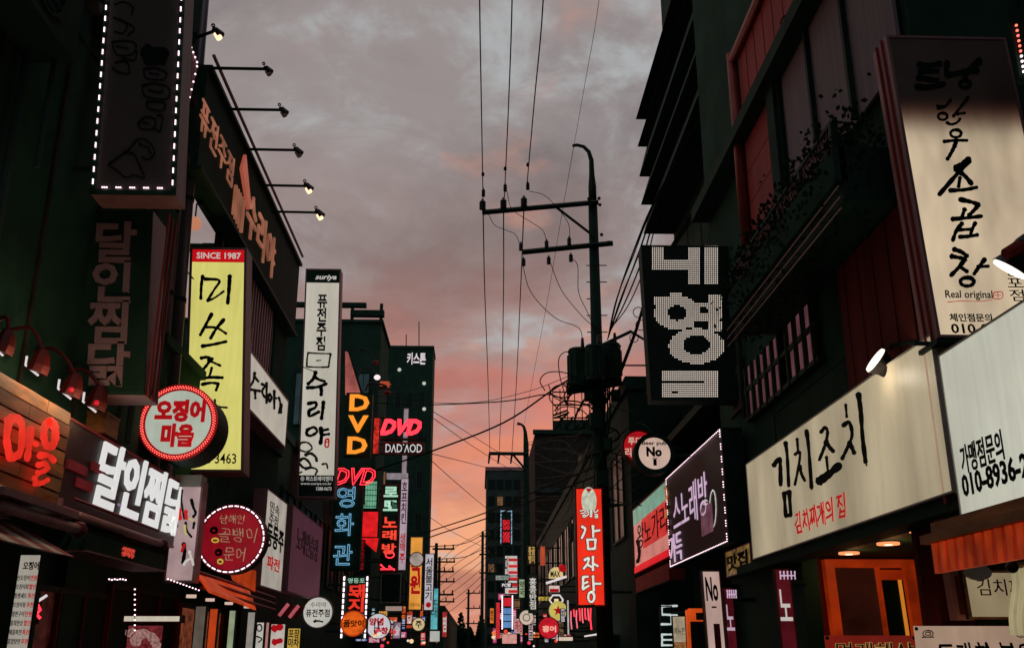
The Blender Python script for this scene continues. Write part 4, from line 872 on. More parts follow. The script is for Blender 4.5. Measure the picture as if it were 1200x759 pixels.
text(t, f, 'DVD.VOD', .06, .15, .95, .85, NW, .0, .004, .02, flip=True)
f = Fr('F', 29, 446, 567, 467, 670); t = sign('vertical_sign', 'black vertical sign with two pale green letters above red neon letters', f, K['darker'], .3, 'redpaint', .03)
text(t, f, '로', .1, .85, .9, .97, NG, .04, .006, .03); text(t, f, '또', .1, .69, .9, .81, NG, .04, .006, .03)
for ch, a, b in (('노', .5, .62), ('래', .36, .47), ('방', .2, .32)): text(t, f, ch, .12, a, .9, b, E('orange_red_neon', (240, 70, 50), 1.1, 0, samp=False), .03, .006, .03)
strokes(t, f, 380, 625, 5.66, '8 375,205 400,230; 8 430,215 465,240; 7 375,235 465,235;' + oval(435, 140, 28, 20, 6) , NR, d=.02)
f = Fr('F', 31, 468, 560, 477.5, 668); t = sign('vertical_sign', 'thin white vertical strip sign with small red characters', f, E('pinkish_strip', (186, 164, 176), .85, .2, 3), .2, 'mauve', .02)
text(t, f, '호프치킨', .15, .5, .85, .96, mat('plum_small', (120, 30, 60), bump=0), .02, .006, .01, True); text(t, f, '생맥주', .15, .08, .85, .4, REDL, .02, .006, .01, True)
f = Fr('F', 31.5, 471.5, 478, 478, 560); t = sign('vertical_sign', 'narrow greyish light strip turning at a right angle below the red neon', f, E('grey_strip', (150, 140, 146), .8, .3, 5), .15, 'mauve', .02)
g = Fr('F', 31.4, 453, 554, 478, 561); MB().fb(g, 0, 0, 1, 1, -.1, 0).build('foot_strip', E('grey_strip', (150, 140, 146)), t)
f = Fr('F', 27, 424, 562, 443, 597); t = sign('light_box', 'mint green glowing box with wire grid beside the red neon letters', f, E('mint_glow', (112, 176, 142), .9, .3, 5), .3, 'trim', .04)
for i in range(6): MB().fb(f, i / 6, 0, i / 6 + .015, 1, .002, .02).build('grid_bar', K['wire'], t)
for i in range(5): MB().fb(f, 0, .1 + i / 5.5, 1, .12 + i / 5.5, .022, .035).build('grid_bar', K['wire'], t)
f = Fr('F', 27, 422, 598, 444, 630); t = sign('light_box', 'scarlet glowing box below the mint green one', f, E('scarlet_glow', (226, 30, 34), 1, .35, 5), .3, 'trim', .03)
MB().prism([(0, 0), (.9, -.5), (1, 0)], f, -.1, 0).build('lower_wedge', E('scarlet_glow', (226, 30, 34)), t)
f = Fr('F', 26.8, 421, 632, 427, 668); t = sign('vertical_sign', 'slim dark red glowing sign beside the blue neon letters', f, E('dim_red_slim', (140, 16, 26), .8, .4, 8), .15, 'darker', .02); text(t, f, '타운', .1, .1, .9, .9, K['redwood'], .02, .005, .01, True)
# lit billboard fins by the mid block
t = thing('billboard', at(1, 25, 414, 460), 'pink lit triangular billboard wedge standing above the orange letters', 'billboard'); g = FrW('F', (0, 25, 0), 1, 1)
for pp in (((404.5, 461), (404.5, 411), (409, 413), (413.6, 428), (413.6, 461)), ((414, 461), (414, 430), (423.5, 461))): MB().prism([g.st(*p) for p in pp][::-1], g, -.2, 0).build('lit_panel', E('pink_lit_board', (178, 96, 88), .85, .5, 2.2), t)
MB().tube([at(1, 24.9, 404, 410), at(1, 24.9, 409, 412), at(1, 24.9, 424, 461)], .03, 5).build('edge_trim', K['trim'], t)
for k, (x0, y0_, x1, y1_) in enumerate(((420, 440, 440, 434), (428, 458, 452, 452), (417, 418, 438, 417))):
    q = thing('gooseneck_lamp', at(1, 26, x1, y1_), ('thin middle curved lamp above the red neon', 'thin lowest curved lamp above the red neon', 'thin topmost curved lamp above the red neon')[k], 'lamp', 'curved lamps by the mid block')
    MB().tube(path([(x0, y0_, 26), (x0 + 4, y0_ - 8, 26), (x0 + 12, y0_ - 9, 26), (x1, y1_, 26), (x1 + 1, y1_ + 5, 26)], 5), .03, 6).build('arm', K['conc'], q)
    MB().ball(at(1, 26, x1 + 2, y1_ + 8), .09, 8, 6, .8).build('lamp_glass', E('far_lamp_white', (240, 220, 220), 1.2, 0, samp=False) if k == 0 else K['redpaint'], q)
f = Fr('F', 28.5, 437, 484, 446, 492); 
f = Fr('F', 27.5, 444, 446, 458, 455); t = thing('neon_sign', f.P(.5, .5), 'small smudged orange neon above the red DVD letters', 'neon sign'); MB().fb(f, 0, 0, 1, 1, -.1, 0).build('backing', K['darker'], t); text(t, f, '쿡', 0, .1, 1, .9, E('dull_orange', (190, 80, 50), .8, .3, samp=False), .05, .004, .03)
f = Fr('F', 28, 438, 518, 447, 528)
f = Fr('F', 28.2, 437, 489, 445, 532); t = sign('vertical_sign', 'red and orange sliver sign between orange letters and red neon', f, E('red_sliver', (200, 44, 34), .9, .7, 9), .2, 'darker', .02)
# pork sign
f = Fr('F', 22, 400, 674, 431, 748); t = sign('vertical_sign', 'black vertical sign edged with LED dashes, red neon letters over orange ball', f, K['darker'], .25, 'darker', .02)
leds(t, [f.P(s, (i + k * .22 + .5) / 11, .02) for s in (.06, .94) for i in range(11) for k in (-1, 0, 1)], .03, LED, 1)
text(t, f, '영등포', .2, .88, .84, .96, NG, .0, .006, .02); text(t, f, '돼지', .25, .42, .86, .86, E('pork_red_neon', (220, 50, 36), 1.1, 0, samp=False), .03, .006, .03, True)
t, f, r = round_sign('ball_sign', 'glowing orange ball sign with black letters at the foot of the pork sign', 414, 730, 14, 21.7, E('orange_ball', (228, 96, 26), 1, .5, 6), .25, rimm=E('orange_rim', (190, 60, 20), .8, .2), rw=.1); text(t, f, '품앗이', .1, .36, .92, .64, K['black'], .03, .006, .01)
t, f, r = round_sign('round_sign', 'round white sign with red letters right of the orange ball', 443.5, 733, 14, 26, E('round_white_b', (206, 200, 206), .95, .15), .2, rimm=K['panelw'], rw=.06); text(t, f, '양념', .12, .52, .7, .82, REDL, .05, .006, .01); text(t, f, '곱창', .32, .18, .9, .46, REDL, .05, .006, .01)
f = Fr('F', 30, 446, 671, 470, 706); t = sign('vertical_sign', 'unlit black panel in a pale frame under the red neon letters', f, K['darker'], .2, 'panelw', .03)
f = Fr('F', 30, 451, 709, 472, 716); t = sign('light_box', 'short pale light strip under the unlit panel', f, E('pale_strip_b', (176, 150, 140), .8, .3), .15, 'trim', .02, bracket=False)
f = Fr('F', 34, 479, 628, 495.5, 715); t = sign('vertical_sign', 'amber vertical sign with big red brush letters', f, E('amber_sign', (226, 152, 62), 1, .25, 2), .3, 'mauve', .04); text(t, f, '낙원', .1, .22, .9, .72, REDL, .05, .006, .02, True); text(t, f, '연중무휴', .15, .05, .85, .1, K['black'], 0, .006, .01)
t, f, r = round_sign('round_sign', 'small round silver badge at the top of the amber sign', 488, 655, 8.5, 33.7, E('silver_badge', (176, 160, 150), .8, .4, 3), .1, rimm=K['panelw'], rw=.12)
f = Fr('F', 38, 497, 648, 508.5, 715); t = sign('vertical_sign', 'slim white vertical sign with five black characters right of the amber one', f, E('white_sign_d', (190, 184, 190), .95, .15), .3, 'mauve', .03); text(t, f, '서울불고기', .12, .18, .85, .92, K['black'], .02, .006, .02, True); MB().ball(f.P(.5, .1, .02), .1, 8, 6).build('red_dot', REDL, t)
f = Fr('F', 42, 504, 688, 514, 738); t = sign('vertical_sign', 'glowing cyan vertical sign near the street end', f, E('cyan_sign', (92, 178, 184), .95, .4, 3), .3, 'mauve', .04); text(t, f, '노래', .1, .3, .9, .8, K['panelw'], .0, .01, .02, True)
f = Fr('F', 41, 503, 738, 516, 752); t = sign('light_box', 'pale white box at the foot of the cyan sign', f, E('pale_foot', (186, 190, 180), .9, .2), .2, 'mauve', .03)
t, f, r = round_sign('round_sign', 'small round cream sign under the amber sign', 490.5, 731, 7.5, 30, E('cream_round', (212, 190, 140), .9, .2), .15, rimm=K['panelw'], rw=.1); text(t, f, '주', .25, .25, .75, .75, K['black'], .02, .006, .01)
random.seed(4)
BC = [((226, 60, 44), 'red'), ((236, 200, 150), 'warm white'), ((230, 110, 60), 'orange'), ((210, 60, 84), 'pink'), ((220, 210, 200), 'white')]
for i in range(38):
    left = i < 22; x = random.uniform(420, 516) if left else random.uniform(575, 660); y_ = random.uniform(736, 757) if left else random.uniform(738, 757)
    Y = abs(2.4 / ((x - 560) / 1220)); Y = min(max(Y, 24), 70); c = at(1, Y, x, y_); col, nm = random.choice(BC)
    q = thing('shop_light', c, nm + ' dot of shop light low ' + ('left' if left else 'right') + ' of the street end', 'lamp', 'distant ' + nm + ' shop lights ' + ('left' if left else 'right'))
    MB().ball(c, (.028 + .035 * random.random()) * Y / 30, 8, 6).build('globe', E('dot_' + nm, col, 1.1, 0, samp=False), q); MB().cyl(c, c + Vector((0, 0, .3)), .008, 5).build('cord', K['wire'], q)
for i, (x, y0_, x2_, y1_, Y, col, ch, lb) in enumerate(((452, 722, 466, 742, 32, (214, 84, 44), '회', 'small orange red sign'), (460, 728, 470, 748, 30, (150, 120, 140), '술', 'small mauve sign'), (476, 716, 484, 736, 38, (180, 60, 40), '닭', 'tiny brick red sign'), (518, 716, 524, 746, 60, (170, 50, 46), '찜', 'thin red sign by the tree'))):
    f = Fr('F', Y, x, y0_, x2_, y1_); t = sign('vertical_sign', lb + ' low among the far left shops', f, E('farsmall_%d' % i, col, .9, .5, 6), .15, 'darker', .02); text(t, f, ch, .15, .2, .85, .8, WHITE, .03, .006, .01)

# ============================================================ SIGNS, RIGHT SIDE
# tall sign; glow in its lower part is painted as an emission ramp over height
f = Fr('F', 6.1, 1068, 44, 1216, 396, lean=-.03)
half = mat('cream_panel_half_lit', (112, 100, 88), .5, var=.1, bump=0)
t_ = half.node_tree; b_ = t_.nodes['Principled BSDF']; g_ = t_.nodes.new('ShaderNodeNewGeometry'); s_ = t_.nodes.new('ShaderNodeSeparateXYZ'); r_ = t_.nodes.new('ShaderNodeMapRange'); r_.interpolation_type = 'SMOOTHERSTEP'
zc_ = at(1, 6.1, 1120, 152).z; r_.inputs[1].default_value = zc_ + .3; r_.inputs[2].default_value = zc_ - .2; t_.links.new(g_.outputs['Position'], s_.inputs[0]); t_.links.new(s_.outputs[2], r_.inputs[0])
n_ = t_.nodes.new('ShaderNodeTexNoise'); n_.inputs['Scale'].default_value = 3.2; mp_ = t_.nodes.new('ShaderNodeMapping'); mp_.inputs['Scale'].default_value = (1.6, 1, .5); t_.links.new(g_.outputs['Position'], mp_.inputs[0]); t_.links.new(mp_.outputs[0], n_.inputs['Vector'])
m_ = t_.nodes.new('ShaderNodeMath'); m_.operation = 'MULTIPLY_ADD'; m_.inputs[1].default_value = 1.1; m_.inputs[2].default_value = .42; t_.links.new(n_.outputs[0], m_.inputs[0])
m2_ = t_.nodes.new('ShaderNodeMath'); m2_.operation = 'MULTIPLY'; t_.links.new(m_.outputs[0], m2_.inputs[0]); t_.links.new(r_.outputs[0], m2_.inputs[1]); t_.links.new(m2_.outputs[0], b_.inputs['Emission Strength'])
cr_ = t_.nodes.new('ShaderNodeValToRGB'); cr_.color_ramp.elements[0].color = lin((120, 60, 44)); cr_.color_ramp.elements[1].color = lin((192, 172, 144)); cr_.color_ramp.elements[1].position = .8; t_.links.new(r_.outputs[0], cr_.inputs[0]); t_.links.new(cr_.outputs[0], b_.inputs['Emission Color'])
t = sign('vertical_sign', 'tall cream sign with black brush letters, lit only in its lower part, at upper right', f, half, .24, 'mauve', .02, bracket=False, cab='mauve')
for k in range(3): MB().box(f.O.x - .012 - .035, f.c + .03 + .08 * k, f.O.z, f.O.x - .012, f.c + .06 + .08 * k, f.O.z + f.H) if 0 else None
for k in range(2): MB().hexa([f.P(0, 0, -.06 - .09 * k) + Vector((-.014, 0, 0)), f.P(0, 0, -.06 - .09 * k), f.P(0, 0, -.075 - .09 * k), f.P(0, 0, -.075 - .09 * k) + Vector((-.014, 0, 0)), f.P(0, 1, -.06 - .09 * k) + Vector((-.014, 0, 0)), f.P(0, 1, -.06 - .09 * k), f.P(0, 1, -.075 - .09 * k), f.P(0, 1, -.075 - .09 * k) + Vector((-.014, 0, 0))]).build('side_rib', K['redclad'], t)
strokes(t, f, 1020, 30, 4.467, '22 250,205 300,212 365,200; 20 255,245 350,238; 20 245,275 350,288; 22 240,322 300,325 382,308; 22 400,195 395,240 400,262; 20 400,262 470,248; 26 570,185 530,220 490,265; 20 480,245 560,240;' + oval(492, 308, 28, 18, 14) + '12 345,425 388,428; 12 418,392 385,430 350,440;' + oval(375, 480, 24, 18, 12) + '13 508,380 470,430 430,480; 12 448,468 492,462; 12 395,512 420,522 450,512 466,492;' + oval(443, 570, 28, 20, 13) + '14 380,612 440,606 502,606; 15 445,612 425,660 400,704; 22 512,702 480,725 440,748', K['black'])
strokes(t, f, 1060, 170, 5.836, '22 342,5 320,50 290,100; 27 440,105 340,220 236,340; 27 345,165 410,215 455,268; 20 376,225 366,290; 22 305,314 400,310 490,293; 25 375,375 450,392 503,410; 25 503,410 480,440 436,486; 22 408,440 390,492; 22 320,510 420,502 522,490; 23 390,538 350,590 326,655; 21 480,535 460,575 448,612; 19 350,585 450,580; 21 370,632 440,628 495,618', K['black'])
strokes(t, f, 1080, 280, 6.325, '27 235,78 290,98 335,130; 26 215,130 270,140 320,150; 26 320,150 270,215 215,272; 24 275,205 335,245; 25 465,152 425,205 385,262; 20 410,208 492,205;' + oval(333, 320, 50, 32, 24), K['black'])
a0, b0 = f.st(1108, 352); a1, b1 = f.st(1162, 341); text(t, f, 'Real original', a0, b0, a1, b1, K['black'], .01, .006, .003, italic=.1)
strokes(t, f, 1080, 280, 6.325, '4 190,470 300,462 420,465 520,452; 5 530,400 590,395 592,440 532,445 530,400; 4 540,420 585,420; 4 560,400 562,440', REDL, d=.008)
a0, b0 = f.st(1113, 377); a1, b1 = f.st(1161, 368); text(t, f, '체인점문의', a0, b0, a1, b1, K['black'], .02, .006, .003)
a0, b0 = f.st(1115, 391); a1, b1 = f.st(1186, 380); text(t, f, '010-8936', a0, b0, a1, b1, K['black'], .02, .006, .003)
a0, b0 = f.st(1184, 353); a1, b1 = f.st(1191, 297); text(t, f, '영등포점', a0, b0, a1, b1, K['black'], .0, .006, .003, True)
MB().fb(FrW('F', (f.O.x - .03, 6.08, f.O.z - .05), f.W, .03), 0, 0, 1, 1, -.26, .02).build('bottom_tray', K['trim'], t)
MB().cyl((f.O.x - .12, 6.2, f.O.z - .01), (XR, 6.2, f.O.z - .01), .016, 8).build('bracket', K['trim'], t)
# LED dots on the far right
q = thing('led_strip', at(1, 5.6, 1193, 50), 'short column of red and white LED dots at the upper right corner', 'led strip')
MB().box(*(at(1, 5.62, 1196, 96)), *(at(1, 5.62, 1206, 10) + Vector((0, .03, 0)))).build('backing', K['darker'], q)
leds(q, [at(1, 5.6, 1191 + i * 1.0, 30 + i * 6) for i in range(6)], .012, LEDR, 1); leds(q, [at(1, 5.6, 1197 + i * .9, 66 + i * 6) for i in range(4)], .012, LED, 1)
# near white light box
f = Fr('R', 2.7, 1112, 414, 1290, 611, 1112); a = at(0, 2.7, 1100, 416); b = at(0, 2.7, 1127, 610); ym = (a.y + b.y) / 2
f.O.z = b.z; f.H = a.z - b.z; f.W = ym - 4.4; f.O.y = ym
LB = E('cool_white_lightbox', (188, 188, 172), 1, .12, 1.4)
t = sign('facade_sign', 'near white light box with black phone number at the right edge', f, LB, .3, 'panelw', .012, bracket=False, cab='panelw')
a0, b0 = f.st(1130, 556); _, b1 = f.st(1130, 521); a1, _ = f.st(1178, 528); text(t, f, '가맹점문의', a0, b0, a1, b1, K['black'], .02, .006, .003)
a0, b0 = f.st(1131, 583); _, b1 = f.st(1131, 555); text(t, f, '010-8936-2', a0, b0 , f.st(1206, 540)[0], b1, K['black'], .03, .006, .003)
# kimchi fascia
f = Fr('R', 3.0, 878, 543, 1108, 656, 878); a = at(0, 3.0, 875, 543); b = at(0, 3.0, 882, 656); ya = (a.y + b.y) / 2; yb_ = (at(0, 3.0, 1100, 402).y + at(0, 3.0, 1112, 586).y) / 2
f.O = Vector((3.0, ya, b.z)); f.H = a.z - b.z; f.W = ya - yb_
t = sign('facade_sign', 'long cream frontage sign with large black brush letters and small red line on the right', f, E('cream_fascia', (168, 156, 128), .9, .42, 1.0, base=(190, 176, 150), stretch=(1, 1.3, .4)), .24, 'panelw', .012, bracket=False, cab='panelw')  # uneven light across the face is painted into its emission
strokes(t, f, 885, 440, 4.747, '19 106,500 125,472 140,462 143,500 145,606; 16 172,370 182,450 190,612; 12 237,350 242,415; 13 225,438 252,425 248,490 225,606; 15 252,500 262,545 280,582; 17 290,305 302,400 318,622; 15 370,315 395,288 408,318 392,390 362,468; 20 398,365 420,398 440,420; 12 402,450 410,530; 36 360,588 410,552 472,500; 12 510,160 516,230; 17 495,278 530,260 546,330 520,400 490,462; 20 530,370 548,405 558,430; 21 582,100 595,200 605,340 622,480', K['black'])
strokes(t, f, 0, 0, 1, '3.6 920,577 922,604; 3.6 926,575 928,603; 3.6 920,578 926,576; 4 922,604 928,603; 1.6 952,572 953,573; 1.6 1017,544 1017.5,545', K['black'], d=.01)
a0, b0 = f.st(934, 628); _, b1 = f.st(934, 603); text(t, f, '김치찌개의 집', a0, b0 + .01, f.st(992, 600)[0], b1 + .02, REDL, .015, .006, .003, wob=1.5)
# side panel strip between the two fascias
q = thing('side_panel', (3.1, 6.4, 2.7), 'beige metal side strip between the cream frontage sign and the near light box', 'panel')
MB().box(3.02, 6.2, f.O.z - .05, 3.24, yb_ - .01, f.O.z + f.H + .02).build('panel', mat('beige_metal', (150, 120, 100), .5, .1), q); MB().box(3.0, 6.3, f.O.z - .05, 3.02, 6.33, f.O.z + f.H).build('seam_strip', K['redclad'], q)
# spot lamps
SPW = E('spot_white', (255, 244, 226), 1.5, 0)
def spot(px, py, Y, label, aim, s=1, bx=None):
    c = at(1, Y, px, py); q = thing('spot_lamp', c, label, 'lamp'); d = Vector(aim).normalized(); k = .1 * s
    MB().tube([c - d * k * 1.6, c - d * k * 1.2, c - d * k * .3, c + d * k * .35], [k * .45, k * .6, k * .72, k * 1.0], 16).build('lamp_shade', K['lampblk'], q, smooth=False)
    MB().tube([c + d * k * .3, c + d * k * .5], [k * .95, k * .9], 16).build('lamp_glass', SPW, q)
    MB().tube([c - d * k * 1.5, bx], .012, 6).build('arm', K['wire'], q) if bx is not None else None
    return q
spot(1032, 426, 7.0, 'lit white spot lamp on an arm above the cream frontage sign', (-.78, -.02, .56), 1.1, at(1, 6.6, 1100, 398))
MB().tube([at(1, 7.5, 1041, 412), at(1, 7.0, 1045, 404), at(1, 6.5, 1112, 396)], .014, 6).build('bent_arm', K['wire'], C.objects['spot_lamp'])
q = spot(1188, 308, 4.7, 'lit lamp with red topped shade cropped by the right edge', (-.5, .42, -.75), .95, at(1, 4.7, 1230, 285))
MB().tube([at(1, 4.6, 1178, 298), at(1, 4.6, 1196, 288)], [.03, .035], 8).build('red_top', K['redclad'], q)
# dotted LED sign
f = Fr('F', 12, 757, 288, 861, 469, lean=-.02)
t = sign('vertical_sign', 'black vertical sign with letters made of white LED dots', f, mat('black_green_sign', (12, 40, 30), .6, bump=0), .25, 'darker', .02)
def dots(u, v):
    R = lambda a, b, c, d: a <= u <= c and b <= v <= d
    O = lambda cx, cy, rx, ry: ((u - cx) / rx) ** 2 + ((v - cy) / ry) ** 2 <= 1
    if v < 262: return R(115, 98, 162, 192) or R(162, 155, 262, 192) or R(262, 98, 308, 256) or R(332, 98, 384, 256)
    if v < 578:
        return (R(192, 285, 242, 306) or R(126, 304, 262, 334) or O(218, 368, 92, 68) and not O(220, 368, 38, 30) or R(260, 330, 405, 345) or R(345, 294, 402, 445) or R(285, 345, 345, 405) and not O(326, 358, 17, 14)
                or O(298, 502, 114, 72) and not O(298, 497, 54, 38) or R(180, 405, 285, 430)) and not R(290, 405, 345, 428)
    return R(160, 600, 388, 708) and not R(160, 640, 330, 654) and not (R(200, 682, 225, 690))
db = MB()
for i in range(38):
    for j in range(75):
        u, v = 112 + i * 8.15, 99 + j * 8.3
        if dots(u, v):
            a, b = f.st(730 + u / 3.45, 260 + v / 3.45); p = f.P(a, b, .006); h = .0085
            db.add([p + Vector((h * math.cos(k * 1.0472), 0, h * math.sin(k * 1.0472))) for k in range(6)], [tuple(range(6))])
db.build('led_dot', E('warm_white_led_dots', (236, 220, 206), 1.15, 0, samp=False), t, kind='stuff')
# norebang board with LED outline
f = Fr('R', 2.95, 784, 561, 849, 666, 784); p0 = at(0, 2.95, 843, 503); p1 = at(0, 2.95, 858, 634); f.W = f.O.y - (p0.y + p1.y) / 2; f.H = p0.z - p1.z; f.O.z = p1.z
t = sign('facade_sign', 'black frontage sign outlined by white LED dots with pale violet letters', f, mat('black_board', (14, 34, 26), .5, bump=0), .25, 'darker', .02, bracket=False)
leds(t, [f.P((i + .5) / 44, b, .02) for b in (.985, .015) for i in range(44)] + [f.P(a, (i + .5 + k * .2) / 9, .02) for a in (.01, .99) for i in range(9) for k in (-1, 0, 1)], .011, LED, 1)
VL = E('pale_violet_letters', (206, 172, 200), .95, .1, samp=False)
text(t, f, '스노래방', f.st(790, 610)[0], .34, f.st(829, 570)[0], .74, VL, .0, .006, .006); text(t, f, '가득', .02, .04, f.st(800, 640)[0], .34, VL, .0, .006, .02)
strokes(t, f, 735, 500, 3.79, '4 345,330 350,322 358,330; 4 342,345 360,340; 4 342,360 362,355; 4 343,375 362,370; 4 345,390 360,388; 4 348,405 358,402;' + oval(383, 362, 14, 82, 3.5, 12), WHITE)
MB().fb(f, .62, .16, .8, .42, .004, .012).build('dim_patch', E('violet_blur', (110, 70, 84), .7, .5, 7, samp=False), t)
strokes(t, f, 735, 500, 3.79, '10 175,270 180,300 178,330; 10 180,370 178,400', E('amber_strokes', (190, 120, 70), .8, .5, 9, samp=False), d=.02)
MB().fb(f, .02, -.09, .04, -.02, .0, .02) 
# red and white pub fascia
f = Fr('R', 3.1, 743, 596, 783, 673, 743)
t = sign('facade_sign', 'pinkish frontage sign fading to green on top, black and red letters, left of the LED outlined board', f, E('pink_white_fascia', (206, 128, 118), .9, .3, 1.5), .25, 'redpaint', .03, bracket=False, cab='redpaint')
t['label'] = 'pink frontage sign with dark letters and red edge, left of the LED outlined board'
MB().fb(f, .01, .74, .99, .985, .001, .006).build('green_top_band', E('mint_band', (120, 168, 146), .8, .3, 3, samp=False), t); MB().fb(f, .3, .3, .99, .74, .001, .005).build('red_band', E('red_band', (206, 50, 46), .9, .4, 3, samp=False), t); MB().fb(f, .01, .01, .99, .1, .001, .02).build('red_foot', E('red_foot', (210, 20, 32), 1, .1, samp=False), t)
text(t, f, '왕노가리', .14, .33, .98, .7, mat('dark_red_letters', (40, 10, 14), bump=0), .0, .008, .006); strokes(t, f, 743, 596, 1, '3 5,37 7,52 5,62', K['black'], d=.012)
text(t, f, '24시', .06, .14, .2, .22, K['black'], 0, .008, .004)
# round beer sign
t, f, r = round_sign('round_sign', 'round black rimmed beer pub sign with No 1 lettering', 767, 531, 24, 13.4, E('beer_face', (202, 172, 156), .95, .12, 5), .22, rimm=K['darker'], rw=.22)
text(t, f, 'Beer pub', .2, .68, .8, .8, K['black'], .02, .006, .006); text(t, f, 'No', .3, .42, .68, .66, K['black'], .05, .006, .006); text(t, f, '1', .46, .2, .54, .36, K['black'], .04, .006, .006); MB().fb(f, .44, .37, .56, .385, .004, .008).build('underline', K['black'], t)
t, f, r = round_sign('round_sign', 'round red sign with white letters half hidden behind the beer sign', 749, 523, 20, 15.5, E('red_disc', (170, 18, 26), .95, .2, 4), .25, rimm=K['redpaint'], rw=.1)
text(t, f, '투다', .18, .55, .6, .78, E('pinkish_letters', (220, 180, 160), .8, 0, samp=False), .02, .006, .01); text(t, f, '리네', .08, .2, .5, .46, E('pinkish_letters', ()), .02, .006, .01)
# tall red restaurant sign
f = Fr('F', 21.4, 675, 571, 708, 710, lean=.0)
t = sign('vertical_sign', 'tall glowing red vertical sign with white outlined brush letters and a white pot emblem', f, E('vivid_red_sign', (230, 46, 26), 1.05, .2, 1.3), .3, 'redpaint', .03)
MB().disc(f, .5, .885, .19 * f.W / .7, .001, .01, 28, .3).build('emblem', E('emblem_cream', (200, 204, 180), .9, .3, 12, samp=False), t)
MB().prism([(.38, .99), (.5, .955), (.62, .99)], f, .011, .02).build('emblem_notch', REDL, t)
S2 = '%s 85,262 104,275 98,300 84,330; %s 150,258 152,322; %s 152,290 190,284; %s 115,340 165,338; %s 165,338 162,392; %s 162,392 122,395; %s 122,395 118,345; %s 100,460 125,448 118,480 96,510; %s 115,485 140,500; %s 150,440 150,520; %s 150,480 178,495; %s 95,560 120,558; %s 92,560 90,630; %s 92,600 118,590; %s 90,632 125,612; %s 150,555 155,640; %s 155,600 195,600;'
KS = 's'
nS = S2.count('%s')
big = (S2 % (('11',) * nS)) + oval(140, 678, 18, 30, 11) + '5 75,170 95,165; 5 80,185 100,180;' + oval(98, 200, 8, 7, 5) + '5 115,170 125,185 112,200; 5 135,165 135,205; 5 142,165 142,205; 5 155,170 165,180 180,165; 5 160,190 178,192;' + oval(170, 205, 8, 6, 5)
import re
blk = re.sub(r'(^|;)\s*(\d+) ', lambda m_: '%s%d ' % (m_.group(1), int(m_.group(2)) + (7 if int(m_.group(2)) > 8 else 4)), big)
strokes(t, f, 665, 565, 5.06, blk, mat('dark_outline', (60, 8, 10), bump=0), 'letter_outline', d=.004); strokes(t, f, 665, 565, 5.06, big, E('white_brush_lit', (226, 222, 210), .95, .05, samp=False), d=.03)
# red neon fringe
q = thing('neon_fringe', at(1, 21.3, 682, 710), 'ragged fringe of red and pink neon strokes hanging under the tall red sign', 'neon sign')
random.seed(6)
for i in range(8):
    x = 669 + i * 3.3; yt_ = 711 + random.uniform(-1, 2) + (3 if i < 3 else 0); yb2 = 722 + random.uniform(0, 18)
    MB().tube([at(1, 21.3, x, yt_), at(1, 21.3, x + random.uniform(-1, 1), (yt_ + yb2) / 2), at(1, 21.3, x + 1, yb2)], .015, 5).build('neon_tube', NR if i % 2 else E('pink_neon', (240, 120, 130), 1, 0, samp=False), q)
MB().tube([at(1, 21.4, 667, 711), at(1, 21.4, 697, 709)], .03, 5).build('carrier_rail', K['trim'], q)
# cluster of small signs
YY = 33
def chip(name, label, x0, y0_, x1, y1_, Y, col, txt=None, tc=None, vert=False, cat='sign', es=.95, ev=.25, fr_='trim'):
    f = Fr('F', Y, x0, y0_, x1, y1_); nm = 'chip_%d_%d_%d' % tuple(col); t = sign(name, label, f, E(nm, col, es, ev, 5), .18, fr_, .02, cat=cat)
    if txt: text(t, f, txt, .12, .1, .88, .9, tc or K['black'], .02, .008, .01, vert)
    return t, f
f = Fr('F', YY, 643, 664, 660, 677); t = thing('arched_sign', f.P(.5, 0), 'small arched cream sign reading MAX with a red crest', 'sign')
MB().prism([(.02, 0), (1, .0), (.98, .5), (.85, .82), (.6, 1), (.35, .98), (.12, .75), (.02, .4)], f, -.15, 0).build('face_panel', E('arch_cream', (214, 190, 130), .95, .2), t); text(t, f, 'MAX', .12, .1, .8, .65, K['black'], .03, .004, .01); MB().ball(f.P(.95, .9), .13, 8, 6).build('red_crest', REDL, t)
MB().tube([at(1, YY, 640, 683), at(1, YY, 664, 675)], .04, 5).build('white_bar', NW, t)
t, f = chip('light_box', 'small white box with red lower half under the arched MAX sign', 642.5, 685, 656.5, 694, YY, (214, 190, 180)); MB().fb(f, .12, .1, .88, .5, .002, .02).build('red_band', REDL, t)
f = Fr('F', YY, 644, 696, 660, 709); t = thing('neon_sign', f.P(.5, .5), 'white hexagon outline neon above the yellow ball', 'neon sign'); MB().tube([f.P(.5 + .5 * math.cos(k * 1.0472), .5 + .5 * math.sin(k * 1.0472)) for k in range(7)], .03, 5).build('hexagon_tube', NW, t); MB().fb(f, .35, .35, .65, .6, -.03, .02).build('centre_patch', E('dot_warm white', (236, 200, 150)), t); MB().fb(f, .45, -.2, .55, 1, -.2, -.1).build('bracket', K['trim'], t)
t, f, r = round_sign('round_sign', 'round yellow sign with a red star beneath the hexagon neon', 654, 715, 10.5, 32, E('yellow_ball', (206, 190, 96), .95, .2, 4), .2, rimm=E('yellow_rim', (190, 180, 110), .8), rw=.08)
MB().prism([(.5 + (.3 if k % 2 == 0 else .12) * math.sin(k * .6283), .5 + (.3 if k % 2 == 0 else .12) * math.cos(k * .6283)) for k in range(10)], f, .004, .02).build('star', REDL, t)
t, f, r = round_sign('round_sign', 'round crimson sign with bright letters below the yellow star sign', 643, 735, 12, 30, E('crimson_ball', (196, 26, 40), 1, .35, 5), .25, rimm=K['redpaint'], rw=.06); text(t, f, '홍어', .2, .3, .85, .6, E('dot_pinkl', (240, 170, 150), 1, 0, samp=False), .04, .006, .01)
